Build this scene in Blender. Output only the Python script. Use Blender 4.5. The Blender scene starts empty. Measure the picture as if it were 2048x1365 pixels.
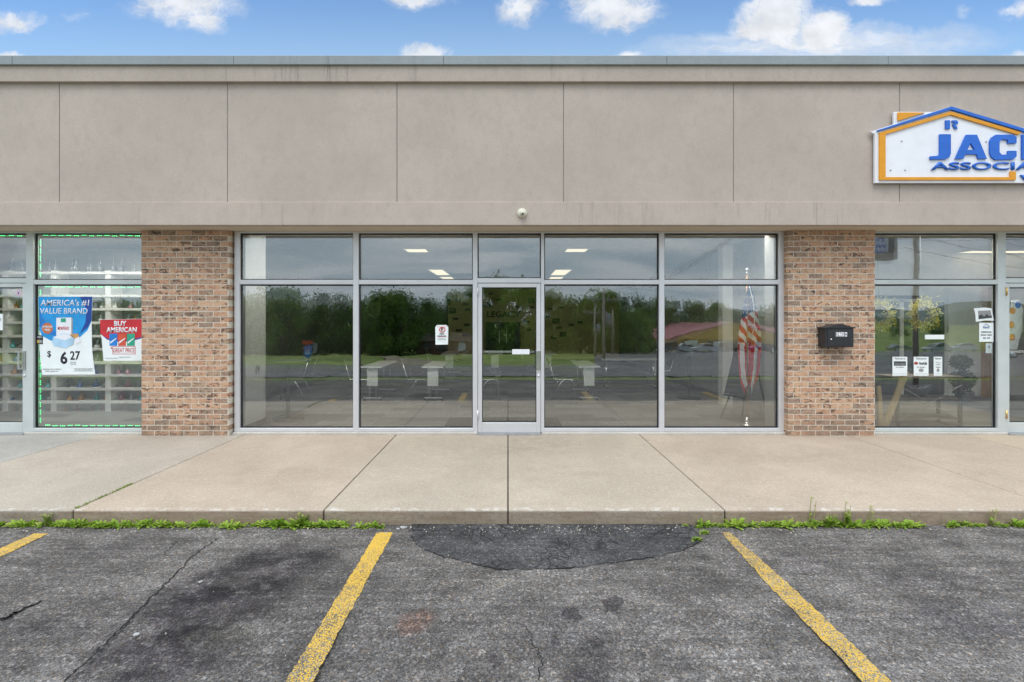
import bpy, bmesh, math, random
from mathutils import Vector, Matrix
random.seed(7)
R = math.radians
sc = bpy.context.scene
C = sc.collection

# ------------------------------------------------------------------ camera, sky, sun, exposure
FPX, VX, VY, D, H = 952.0, 1016.0, 638.0, 7.0, 1.83      # focal length in photo pixels, vanishing point, distance, eye height
cam = bpy.data.cameras.new('camera'); co = bpy.data.objects.new('camera', cam); C.objects.link(co)
cam.sensor_width = 36; cam.lens = 36 * FPX / 2048
cam.shift_x = (1024 - VX) / 2048; cam.shift_y = -(682.5 - VY) / 2048
cam.clip_end = 5000; cam.clip_start = 0.05
co.location = (0, -D, H); co.rotation_euler = (R(90), 0, 0)
sc.camera = co
sc.view_settings.view_transform = 'Standard'; sc.view_settings.look = 'None'
sc.view_settings.exposure = -0.03; sc.view_settings.gamma = 1
SUN_EL, SUN_AZ = 60, 205                                   # azimuth clockwise from +Y
SUN_STRENGTH, SKY_STRENGTH = 1.5, 0.1
try:
    sc.cycles.max_bounces = 8; sc.cycles.transparent_max_bounces = 24
    sc.cycles.use_denoising = True; sc.cycles.sample_clamp_indirect = 6
except Exception: pass

def nd(nt, typ, ins=None, **attrs):
    n = nt.nodes.new('ShaderNode' + typ)
    for k, v in attrs.items(): setattr(n, k, v)
    for k, v in (ins or {}).items():
        s = n.inputs[k]
        if isinstance(v, bpy.types.NodeSocket): nt.links.new(v, s)
        else: s.default_value = v
    return n
def mt(nt, op, a, b=0.0, c=None, clamp=False):
    n = nd(nt, 'Math', operation=op, use_clamp=clamp)
    for i, v in enumerate((a, b) if c is None else (a, b, c)):
        if isinstance(v, bpy.types.NodeSocket): nt.links.new(v, n.inputs[i])
        else: n.inputs[i].default_value = v
    return n.outputs[0]
def mixc(nt, f, a, b, blend='MIX'):
    n = nd(nt, 'Mix', data_type='RGBA', blend_type=blend, clamp_factor=True)
    for i, v in ((0, f), (6, a), (7, b)):
        if isinstance(v, bpy.types.NodeSocket): nt.links.new(v, n.inputs[i])
        else: n.inputs[i].default_value = v if i == 0 else (tuple(v) + (1,) if len(v) == 3 else v)
    return n.outputs[2]
def ramp(nt, f, a, b, lo=0.0, hi=1.0):
    n = nd(nt, 'MapRange', {0: f, 1: a, 2: b, 3: lo, 4: hi}, interpolation_type='SMOOTHSTEP')
    return n.outputs[0]
def noise(nt, vec, scale, detail=4, rough=0.55, dist=0.0):
    n = nd(nt, 'TexNoise', {'Vector': vec, 'Scale': scale, 'Detail': detail, 'Roughness': rough, 'Distortion': dist})
    return n.outputs['Fac']
def blob(nt, vec, x, y, rx, ry, rot=0.0):
    m = nd(nt, 'Mapping', {'Vector': vec, 'Location': (x, y, 0), 'Rotation': (0, 0, rot), 'Scale': (rx, ry, 1000)}, vector_type='TEXTURE')
    return nd(nt, 'TexGradient', {'Vector': m.outputs[0]}, gradient_type='SPHERICAL').outputs['Fac']
def mapped(nt, vec, scale):
    return nd(nt, 'Mapping', {'Vector': vec, 'Scale': scale}).outputs[0]

def make_world():
    w = bpy.data.worlds.new('World'); sc.world = w; w.use_nodes = True
    nt = w.node_tree; nt.nodes.clear()
    out = nd(nt, 'OutputWorld'); bg = nd(nt, 'Background', {'Strength': SKY_STRENGTH})
    nt.links.new(bg.outputs[0], out.inputs[0])
    sky = nd(nt, 'TexSky', sky_type='NISHITA', sun_disc=False, sun_elevation=R(SUN_EL), sun_rotation=R(SUN_AZ))
    sky.air_density = 1.0; sky.dust_density = 1.0; sky.ozone_density = 1.5
    d = nd(nt, 'TexCoord').outputs['Generated']
    sp = nd(nt, 'SeparateXYZ', {0: d}); x, y, z = sp.outputs
    ys = mt(nt, 'MAXIMUM', y, 0.05)
    u = mt(nt, 'DIVIDE', x, ys); v = mt(nt, 'DIVIDE', z, ys)
    uv = nd(nt, 'CombineXYZ', {0: u, 1: v, 2: 0.0}).outputs[0]
    nz = nd(nt, 'TexNoise', {'Vector': uv, 'Scale': 9.0, 'Detail': 6, 'Roughness': 0.6})
    off = nd(nt, 'VectorMath', {0: nz.outputs['Color'], 1: (0.5, 0.5, 0.5)}, operation='SUBTRACT')
    off = nd(nt, 'VectorMath', {0: off.outputs[0], 'Scale': 0.085}, operation='SCALE')
    wv = nd(nt, 'VectorMath', {0: uv, 1: off.outputs[0]}, operation='ADD').outputs[0]
    clouds = [(370, 12, 190, 70, 1.0), (400, 45, 100, 45, 1.0), (25, 38, 110, 42, .9), (160, 28, 55, 28, .55), (850, 103, 80, 30, 1.2),
              (830, 0, 130, 34, .9), (1040, 22, 85, 55, 1.0), (1225, 12, 140, 72, 1.25), (1560, 30, 110, 72, 1.5), (1515, 55, 70, 40, 1.3),
              (1645, 50, 75, 55, 1.2), (1255, 108, 50, 20, 1.0), (1740, 2, 80, 22, 1.1), (2030, 120, 90, 26, 1.0), (2045, 15, 70, 40, .9),
              (1930, 25, 50, 34, .6), (10, 112, 80, 20, 1.0), (600, 100, 130, 22, .35)]
    acc = None
    for px, py, rx, ry, s in clouds:
        b = mt(nt, 'MULTIPLY', blob(nt, wv, (px - VX) / FPX, (VY - py) / FPX, rx / FPX, ry / FPX), s)
        acc = b if acc is None else mt(nt, 'MAXIMUM', acc, b)
    det = noise(nt, mapped(nt, wv, (1.0, 1.5, 1.0)), 22, 9, 0.70)
    cm = mt(nt, 'MULTIPLY', acc, mt(nt, 'ADD', mt(nt, 'MULTIPLY', det, 2.0), 0.0))
    cm = mt(nt, 'MULTIPLY', ramp(nt, cm, 0.24, 0.90), 0.95)
    cir = mt(nt, 'MULTIPLY', blob(nt, wv, (1640 - VX) / FPX, (VY - 88) / FPX, 420 / FPX, 42 / FPX, 0.03), noise(nt, mapped(nt, wv, (2, 14, 1)), 5, 5))
    cm = mt(nt, 'ADD', cm, mt(nt, 'MULTIPLY', cir, 1.9), clamp=True)
    haze = ramp(nt, v, 0.74, 0.40, 0.12, 0.75)
    shade = ramp(nt, noise(nt, uv, 14, 5), 0.3, 0.7, 0.80, 1.0)
    white = mixc(nt, 1.0, (9.6, 9.9, 10.4), nd(nt, 'CombineColor', {0: shade, 1: shade, 2: shade}).outputs[0], 'MULTIPLY')
    blue = mixc(nt, 1.0, sky.outputs[0], (1.25, 1.85, 2.35), 'MULTIPLY')
    blue = mixc(nt, haze, blue, (5.6, 7.9, 9.6))
    north = mixc(nt, cm, blue, white)
    # grey cloud deck over the street side
    pl = nd(nt, 'CombineXYZ', {0: mt(nt, 'DIVIDE', x, mt(nt, 'ADD', mt(nt, 'ABSOLUTE', z), 0.18)),
                               1: mt(nt, 'DIVIDE', y, mt(nt, 'ADD', mt(nt, 'ABSOLUTE', z), 0.18)), 2: 0.0}).outputs[0]
    n1 = noise(nt, mapped(nt, pl, (0.55, 1.3, 1)), 1.6, 7, 0.55, 0.6)
    over = mixc(nt, ramp(nt, n1, 0.33, 0.68), (7.3, 9.0, 10.6), (12.4, 13.2, 14.0))
    zen = ramp(nt, z, .22, .9, 1.0, 2.0)
    over = mixc(nt, 1.0, over, nd(nt, 'CombineXYZ', {0: zen, 1: zen, 2: zen}).outputs[0], 'MULTIPLY')
    oc = mt(nt, 'MAXIMUM', ramp(nt, y, 0.45, 0.05), ramp(nt, z, 0.64, 0.84))
    col = mixc(nt, oc, north, over)
    nt.links.new(col, bg.inputs['Color'])
make_world()
sun = bpy.data.lights.new('sun', 'SUN'); sun.energy = SUN_STRENGTH; sun.angle = R(24); sun.color = (1, .965, .91)
so = bpy.data.objects.new('sun', sun); C.objects.link(so)
_dir = Vector((math.sin(R(SUN_AZ)) * math.cos(R(SUN_EL)), math.cos(R(SUN_AZ)) * math.cos(R(SUN_EL)), math.sin(R(SUN_EL))))
so.location = _dir * 50; so.rotation_euler = (-_dir).to_track_quat('-Z', 'Y').to_euler()

# ------------------------------------------------------------------ mesh helpers
def FX(px, y=0.0): return (px - VX) * (y + D) / FPX
def FZ(py, y=0.0): return H - (py - VY) * (y + D) / FPX
def P(px, py, y=0.0): return Vector((FX(px, y), y, FZ(py, y)))
def G(px, py):                                            # a point of the flat asphalt / pavement seen at that pixel
    t = FPX * H / (py - VY); return Vector(((px - VX) * t / FPX, t - D, 0))
def terr(y):                                              # height of the land in front of the shops
    d = -y
    if d <= 4: return 0.0
    if d <= 11: return -0.045 * (d - 4)
    if d <= 18: return -0.315 - 0.04 * (d - 11)
    if d <= 105: return -0.595 - 0.058 * (d - 18)
    return -0.595 - 0.058 * 87
def M_(px, t): return (px - VX) * t / FPX, D - t           # across the street: mirrored pixel column at glass-path length t

class MB:
    def __init__(s): s.v = []; s.f = []; s.m = []; s.c = []; s.sm = []
    def add(s, vs, fs, mi=0, col=None, smooth=False):
        o = len(s.v); s.v += [tuple(p) for p in vs]
        for f in fs: s.f.append([i + o for i in f]); s.m.append(mi); s.c.append(col); s.sm.append(smooth)
        return s
    def box(s, x0, x1, y0, y1, z0, z1, mi=0, col=None):
        return s.add([(x0,y0,z0),(x1,y0,z0),(x1,y1,z0),(x0,y1,z0),(x0,y0,z1),(x1,y0,z1),(x1,y1,z1),(x0,y1,z1)],
                     [(0,3,2,1),(4,5,6,7),(0,1,5,4),(1,2,6,5),(2,3,7,6),(3,0,4,7)], mi, col)
    def quad(s, a, b, c, d, mi=0, col=None): return s.add([a, b, c, d], [(0,1,2,3)], mi, col)
    def bar(s, a, b, w, h, mi=0, up=(0,0,1)):             # square bar from a to b
        a, b = Vector(a), Vector(b); d = (b - a).normalized(); up = Vector(up)
        if abs(d.dot(up)) > .98: up = Vector((1,0,0)) if abs(d.x) < .9 else Vector((0,1,0))
        sx = d.cross(up).normalized() * w / 2; sy = sx.cross(d).normalized() * h / 2
        vs = [p + i * sx + j * sy for p in (a, b) for i, j in ((-1,-1),(1,-1),(1,1),(-1,1))]
        return s.add(vs, [(0,1,2,3),(7,6,5,4),(0,4,5,1),(1,5,6,2),(2,6,7,3),(3,7,4,0)], mi)
    def tube(s, pts, r, n=8, mi=0, r1=None):
        pts = [Vector(p) for p in pts]; k = len(pts); vs = []
        for i, p in enumerate(pts):
            d = (pts[min(i+1,k-1)] - pts[max(i-1,0)]).normalized()
            up = Vector((0,0,1)) if abs(d.z) < .95 else Vector((1,0,0))
            a = d.cross(up).normalized(); b = d.cross(a)
            rr = r if r1 is None else r + (r1 - r) * i / (k - 1)
            vs += [p + rr * (math.cos(2*math.pi*j/n) * a + math.sin(2*math.pi*j/n) * b) for j in range(n)]
        fs = [(i*n+j, i*n+(j+1)%n, (i+1)*n+(j+1)%n, (i+1)*n+j) for i in range(k-1) for j in range(n)]
        fs += [tuple(range(n))[::-1], tuple((k-1)*n+j for j in range(n))]
        return s.add(vs, fs, mi, None, True)
    def lathe(s, prof, c=(0,0,0), n=20, mi=0, axis='z'):
        vs = []
        for r, h in prof:
            for j in range(n):
                a = 2*math.pi*j/n
                q = (r*math.cos(a), r*math.sin(a), h) if axis == 'z' else ((r*math.cos(a), -h, r*math.sin(a)) if axis == 'y' else (h, r*math.cos(a), r*math.sin(a)))
                vs.append((q[0]+c[0], q[1]+c[1], q[2]+c[2]))
        k = len(prof)
        fs = [(i*n+j, i*n+(j+1)%n, (i+1)*n+(j+1)%n, (i+1)*n+j) for i in range(k-1) for j in range(n)]
        fs += [tuple(range(n))[::-1], tuple((k-1)*n+j for j in range(n))]
        return s.add(vs, fs, mi, None, True)
    def prism(s, poly, y0, y1, mi=0):                     # polygon in XZ extruded along Y
        n = len(poly)
        vs = [(x, y0, z) for x, z in poly] + [(x, y1, z) for x, z in poly]
        fs = [tuple(range(n)), tuple(range(2*n-1, n-1, -1))] + [(i, i+n, (i+1)%n+n, (i+1)%n) for i in range(n)]
        return s.add(vs, fs, mi)
    def prismz(s, poly, z0, z1, mi=0):
        n = len(poly)
        vs = [(x, y, z0) for x, y in poly] + [(x, y, z1) for x, y in poly]
        fs = [tuple(range(n))[::-1], tuple(range(n, 2*n))] + [(i, (i+1)%n, (i+1)%n+n, i+n) for i in range(n)]
        return s.add(vs, fs, mi)
    def build(s, name, mats, parent=None, loc=None, bevel=0.0, seg=2, norm=True):
        me = bpy.data.meshes.new(name)
        base = Vector(loc) if loc is not None else (world_loc(parent) if parent is not None else Vector((0,0,0)))
        me.from_pydata([tuple(Vector(p) - base) for p in s.v], [], s.f)
        for m in (mats if isinstance(mats, (list, tuple)) else [mats]): me.materials.append(m)
        for p, mi, sm in zip(me.polygons, s.m, s.sm): p.material_index = mi; p.use_smooth = sm
        if any(c is not None for c in s.c):
            at = me.color_attributes.new('tint', 'FLOAT_COLOR', 'CORNER')
            for p, c in zip(me.polygons, s.c):
                for li in p.loop_indices: at.data[li].color = (*(c or (0,0,0)), 1)
        if norm or bevel:
            bm = bmesh.new(); bm.from_mesh(me)
            if norm: bmesh.ops.recalc_face_normals(bm, faces=bm.faces)
            if bevel: bmesh.ops.bevel(bm, geom=[e for e in bm.edges if len(e.link_faces) == 2 and e.calc_face_angle(0) > 0.6], offset=bevel, segments=seg, affect='EDGES', profile=0.6)
            bm.to_mesh(me); bm.free()
        o = bpy.data.objects.new(name, me); C.objects.link(o)
        if parent is None: o.location = base
        else:
            o.parent = parent
            if loc is not None: o.location = base - world_loc(parent)
        return o
def world_loc(o):
    v = Vector((0,0,0))
    while o is not None: v += o.location; o = o.parent
    return v
def tag(o, label=None, cat=None, group=None, kind=None):
    for k, v in (('label', label), ('category', cat), ('group', group), ('kind', kind)):
        if v: o[k] = v
    return o
def thing(name, label, cat, loc=(0,0,0), group=None):
    o = bpy.data.objects.new(name, None); C.objects.link(o); o.location = loc; o.empty_display_size = .1
    return tag(o, label, cat, group)
def dup(root, loc=None, rotz=None, label=None, scale=None, parent=None):
    r = root.copy(); C.objects.link(r)
    if parent is not None: r.parent = parent
    if loc is not None: r.location = loc
    if rotz is not None: r.rotation_euler = (0, 0, rotz)
    if scale is not None: r.scale = scale if hasattr(scale, '__len__') else (scale,)*3
    if label: r['label'] = label
    for ch in list(root.children): dup(ch, parent=r)
    return r
def text_mesh(name, s, mat, parent, c, width=None, height=None, depth=0.002, bold=0.0, face=-1, align='CENTER', shear=0.0, tilt=0.0):
    cu = bpy.data.curves.new('lettering', 'FONT'); cu.body = s; cu.align_x = 'CENTER'; cu.offset = bold; cu.shear = shear; cu.resolution_u = 3
    ob = bpy.data.objects.new('lettering', cu); C.objects.link(ob)
    me = bpy.data.meshes.new_from_object(ob.evaluated_get(bpy.context.evaluated_depsgraph_get()))
    bpy.data.objects.remove(ob); bpy.data.curves.remove(cu)
    bm = bmesh.new(); bm.from_mesh(me)
    bmesh.ops.remove_doubles(bm, verts=bm.verts, dist=1e-5)
    bmesh.ops.recalc_face_normals(bm, faces=bm.faces)
    ext = bmesh.ops.extrude_face_region(bm, geom=list(bm.faces))
    for g in ext['geom']:
        if isinstance(g, bmesh.types.BMVert): g.co.z += 1.0
    xs = [v.co.x for v in bm.verts]; ys = [v.co.y for v in bm.verts]
    cx, cy = (min(xs)+max(xs))/2, (min(ys)+max(ys))/2; w, h = max(xs)-min(xs), max(ys)-min(ys)
    kx = (width / w) if width else None; ky = (height / h) if height else None
    kx = kx or ky; ky = ky or kx
    base = world_loc(parent) if parent is not None else Vector((0,0,0))
    for v in bm.verts:
        px, py, pz = (v.co.x - cx) * kx, (v.co.y - cy) * ky, v.co.z * depth
        px, py = px * math.cos(tilt) - py * math.sin(tilt), px * math.sin(tilt) + py * math.cos(tilt)
        q = Vector((px, -pz, py)) if face < 0 else Vector((-px, pz, py))
        v.co = q + Vector(c) - base
    bmesh.ops.recalc_face_normals(bm, faces=bm.faces)
    bm.to_mesh(me); bm.free()
    me.materials.clear(); me.materials.append(mat); me.name = name
    o = bpy.data.objects.new(name, me); C.objects.link(o)
    if parent is not None: o.parent = parent
    return o

# ------------------------------------------------------------------ materials
def newmat(name):
    m = bpy.data.materials.new(name); m.use_nodes = True; nt = m.node_tree
    return m, nt, nt.nodes['Principled BSDF'], nd(nt, 'NewGeometry').outputs['Position']
def plain(name, col, rough=0.6, metal=0.0, var=0.08, scale=9.0, bump=0.0, bscale=60.0, spec=0.4, emit=None):
    m, nt, b, pos = newmat(name)
    f = noise(nt, pos, scale, 5)
    lo = tuple(c * (1 - var*1.6) for c in col); hi = tuple(min(1, c * (1 + var*1.6)) for c in col)
    nt.links.new(mixc(nt, ramp(nt, f, .25, .75), lo, hi), b.inputs['Base Color'])
    b.inputs['Roughness'].default_value = rough; b.inputs['Metallic'].default_value = metal
    b.inputs['Specular IOR Level'].default_value = spec
    if bump:
        bp = nd(nt, 'Bump', {'Strength': bump, 'Distance': 0.004, 'Height': noise(nt, pos, bscale, 4)})
        nt.links.new(bp.outputs[0], b.inputs['Normal'])
    if emit:
        b.inputs['Emission Color'].default_value = (*emit[0], 1); b.inputs['Emission Strength'].default_value = emit[1]
    return m

def stucco(name, col, streak=0.0):
    m, nt, b, pos = newmat(name)
    big = noise(nt, pos, 1.1, 6, .6); mid = noise(nt, mapped(nt, pos, (6, 6, 4)), 1.6, 6, .65); fine = noise(nt, pos, 85, 4, .65)
    c = mixc(nt, ramp(nt, big, .3, .72), tuple(x*.92 for x in col), tuple(x*1.05 for x in col))
    c = mixc(nt, ramp(nt, mid, .42, .75, 0, .5), c, tuple(x*.82 for x in col))
    c = mixc(nt, ramp(nt, fine, .35, .65, 0, .30), c, tuple(x*.62 for x in col))
    if streak:
        st = noise(nt, mapped(nt, pos, (14, 1, .8)), 1.0, 5, .7)
        pt = noise(nt, mapped(nt, pos, (.7, 1, .2)), 1.0, 3)
        c = mixc(nt, mt(nt, 'MULTIPLY', mt(nt, 'MULTIPLY', ramp(nt, st, .5, .78), ramp(nt, pt, .42, .65)), streak), c, (.09, .085, .075))
    nt.links.new(c, b.inputs['Base Color']); b.inputs['Roughness'].default_value = .92; b.inputs['Specular IOR Level'].default_value = .2
    h = mt(nt, 'ADD', fine, mt(nt, 'MULTIPLY', noise(nt, pos, 45, 3), 1.0))
    nt.links.new(nd(nt, 'Bump', {'Strength': .5, 'Distance': .003, 'Height': h}).outputs[0], b.inputs['Normal'])
    return m

# asphalt colour shared by the lot and by whatever shows through the worn paint
def stone_color(nt, pos, dark=1.0, tone=(1, 1, 1)):
    vo = nd(nt, 'TexVoronoi', {'Vector': pos, 'Scale': 135.0, 'Randomness': 1.0})
    rnd = nd(nt, 'SeparateColor', {0: vo.outputs['Color']}).outputs[0]
    vo2 = nd(nt, 'TexVoronoi', {'Vector': pos, 'Scale': 78.0, 'Randomness': 1.0})
    rnd2 = nd(nt, 'SeparateColor', {0: vo2.outputs['Color']})
    big = noise(nt, pos, .55, 5, .6); mid = noise(nt, mapped(nt, pos, (1.0, 1.3, 1)), 3.2, 6, .65)
    st = noise(nt, mapped(nt, pos, (1.2, 26, 1)), 1.0, 4, .6)
    lum = ramp(nt, rnd, .05, 1.0, .068, .175)
    lum = mt(nt, 'ADD', lum, ramp(nt, rnd2.outputs[0], .80, 1.0, 0, .13))
    lum = mt(nt, 'MULTIPLY', lum, ramp(nt, rnd2.outputs[1], 0, .35, .74, 1.0))
    lum = mt(nt, 'MULTIPLY', lum, ramp(nt, big, .3, .7, .76, 1.2))
    lum = mt(nt, 'MULTIPLY', lum, ramp(nt, mid, .3, .7, .62, 1.26))
    lum = mt(nt, 'MULTIPLY', lum, ramp(nt, st, .3, .7, .78, 1.14))
    lum = mt(nt, 'MULTIPLY', lum, dark)
    c = mixc(nt, 1.0, nd(nt, 'CombineColor', {0: lum, 1: lum, 2: lum}).outputs[0], tone, 'MULTIPLY')
    warm = mixc(nt, ramp(nt, rnd2.outputs[2], .7, 1, 0, .55), c, mixc(nt, 1.0, c, (1.25, 1.0, .72), 'MULTIPLY'))
    hgt = mt(nt, 'SUBTRACT', rnd, mt(nt, 'MULTIPLY', vo.outputs['Distance'], .9))
    return warm, hgt
def stains(nt, pos, c, spots, noise_amp=.22):
    nz = nd(nt, 'TexNoise', {'Vector': pos, 'Scale': 4.0, 'Detail': 6, 'Roughness': .65})
    off = nd(nt, 'VectorMath', {0: nd(nt, 'VectorMath', {0: nz.outputs['Color'], 1: (.5,.5,.5)}, operation='SUBTRACT').outputs[0], 'Scale': noise_amp}, operation='SCALE')
    wv = nd(nt, 'VectorMath', {0: pos, 1: off.outputs[0]}, operation='ADD').outputs[0]
    brk = mt(nt, 'MULTIPLY', ramp(nt, noise(nt, pos, 7, 7, .72), .34, .54, .45, 1.2), ramp(nt, noise(nt, mapped(nt, pos, (2, 5, 1)), 1.0, 4), .3, .55, .45, 1.0))
    for x, y, rx, ry, rot, k, colr, soft in spots:
        f = ramp(nt, blob(nt, wv, x, y, rx, ry, rot), 0.0, soft, 0, k)
        if soft > .5: f = mt(nt, 'MULTIPLY', f, brk)
        c = mixc(nt, f, c, mixc(nt, 1.0, c, colr, 'MULTIPLY'))
    return c
def asphalt(name, dark=1.0, spots=(), tone=(1.09, 1.0, .95), bump=.55):
    m, nt, b, pos = newmat(name)
    c, hgt = stone_color(nt, pos, dark, tone)
    if spots: c = stains(nt, pos, c, spots)
    nt.links.new(c, b.inputs['Base Color']); b.inputs['Roughness'].default_value = .9; b.inputs['Specular IOR Level'].default_value = .25
    nt.links.new(nd(nt, 'Bump', {'Strength': bump, 'Distance': .006, 'Height': hgt}).outputs[0], b.inputs['Normal'])
    return m
def g2(px, py): p = G(px, py); return p.x, p.y
SPOTS = []
def spot(px, py, rpx, rpy, k, colr=(.38, .37, .40), soft=.5, rot=0.0):
    t = FPX * H / (py - VY); x, y = g2(px, py)
    SPOTS.append((x, y, rpx * t / FPX, rpy * t * t / (FPX * H), rot, k, colr, soft))
spot(505, 1150, 215, 62, .95, soft=.55, rot=.55); spot(425, 1215, 190, 78, .95, soft=.55, rot=.45); spot(330, 1310, 210, 80, .9, soft=.6); spot(440, 1265, 90, 36, .3, (.8,.85,.65), .6); spot(520, 1120, 60, 22, .5)
spot(120, 1250, 150, 40, .45, soft=.8); spot(1145, 1231, 21, 16, .85, soft=.25); spot(1224, 1206, 20, 15, .8, soft=.25); spot(1243, 1227, 7, 6, .7, soft=.2)
spot(987, 1312, 16, 13, .75, soft=.25); spot(1107, 1274, 14, 9, .6, soft=.3); spot(1195, 1283, 18, 11, .7, soft=.3); spot(1165, 1350, 55, 38, .8, soft=.35)
spot(1210, 1320, 26, 34, .55, soft=.4); spot(1950, 1240, 180, 60, .5, (.5, .5, .58), .8); spot(835, 1240, 46, 26, .75, (1.25, .88, .75), .6); spot(1140, 1265, 150, 60, .35, (.6,.6,.66), .8)
spot(1600, 1130, 150, 26, .45, (.55,.55,.6), .8); spot(1850, 1160, 170, 30, .4, (.55,.55,.6), .8); spot(210, 1100, 190, 22, .5, (.5,.5,.54), .8); spot(870, 1065, 120, 12, .5, (.5,.5,.52), .7)
spot(1500, 1095, 55, 60, .5, (1.5,1.48,1.4), .9); spot(860, 1125, 130, 22, .45, (1.35,1.33,1.28), .8); spot(1000, 1165, 300, 30, .35, (1.3,1.28,1.22), .8); spot(690, 1110, 60, 40, .4, (1.3,1.3,1.25), .8)
M = {}
M['asphalt'] = asphalt('asphalt', 1.02, SPOTS)
M['asphalt_patch'] = None
M['asphalt_road'] = asphalt('asphalt_road', 1.4, (), (1.04, 1, .98), .2)
def patch_mat():
    m, nt, b, pos = newmat('asphalt_patch')
    c, hgt = stone_color(nt, pos, .65, (1.0, .98, .99))
    nz = nd(nt, 'TexNoise', {'Vector': pos, 'Scale': 7.0, 'Detail': 5})
    off = nd(nt, 'VectorMath', {0: nz.outputs['Color'], 'Scale': .14}, operation='SCALE')
    wv = nd(nt, 'VectorMath', {0: pos, 1: off.outputs[0]}, operation='ADD').outputs[0]
    wv = mapped(nt, wv, (1, 1, 0))
    ce = nd(nt, 'TexVoronoi', {'Vector': wv, 'Scale': 8.5}, feature='DISTANCE_TO_EDGE').outputs['Distance']
    k = mt(nt, 'MULTIPLY', ramp(nt, ce, .05, .0, 0, .8), ramp(nt, noise(nt, pos, 2.3, 4), .40, .56))
    c = mixc(nt, k, c, (.012, .012, .012))
    nt.links.new(c, b.inputs['Base Color']); b.inputs['Roughness'].default_value = .92; b.inputs['Specular IOR Level'].default_value = .25
    hh = mt(nt, 'SUBTRACT', hgt, mt(nt, 'MULTIPLY', k, 3.0))
    nt.links.new(nd(nt, 'Bump', {'Strength': .6, 'Distance': .006, 'Height': hh}).outputs[0], b.inputs['Normal'])
    return m
M['asphalt_patch'] = patch_mat()
def paint_mat():
    m, nt, b, pos = newmat('worn_yellow_paint')
    c, hgt = stone_color(nt, pos, 1.15, (1, 1, 1))
    vo = nd(nt, 'TexVoronoi', {'Vector': pos, 'Scale': 185.0})
    rnd = nd(nt, 'SeparateColor', {0: vo.outputs['Color']}).outputs[1]
    w = mt(nt, 'ADD', mt(nt, 'MULTIPLY', noise(nt, pos, 7, 5, .65), .7), mt(nt, 'MULTIPLY', rnd, .75))
    at = nd(nt, 'Attribute', attribute_name='tint').outputs['Color']
    wear = nd(nt, 'SeparateColor', {0: at}).outputs[0]
    k = ramp(nt, mt(nt, 'SUBTRACT', w, wear), .18, .50)
    yel = mixc(nt, noise(nt, pos, 14, 4), (.50, .30, .03), (.66, .405, .055))
    nt.links.new(mixc(nt, k, c, yel), b.inputs['Base Color']); b.inputs['Roughness'].default_value = .8
    nt.links.new(nd(nt, 'Bump', {'Strength': .4, 'Distance': .005, 'Height': hgt}).outputs[0], b.inputs['Normal'])
    return m
M['paint'] = paint_mat()
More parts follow.
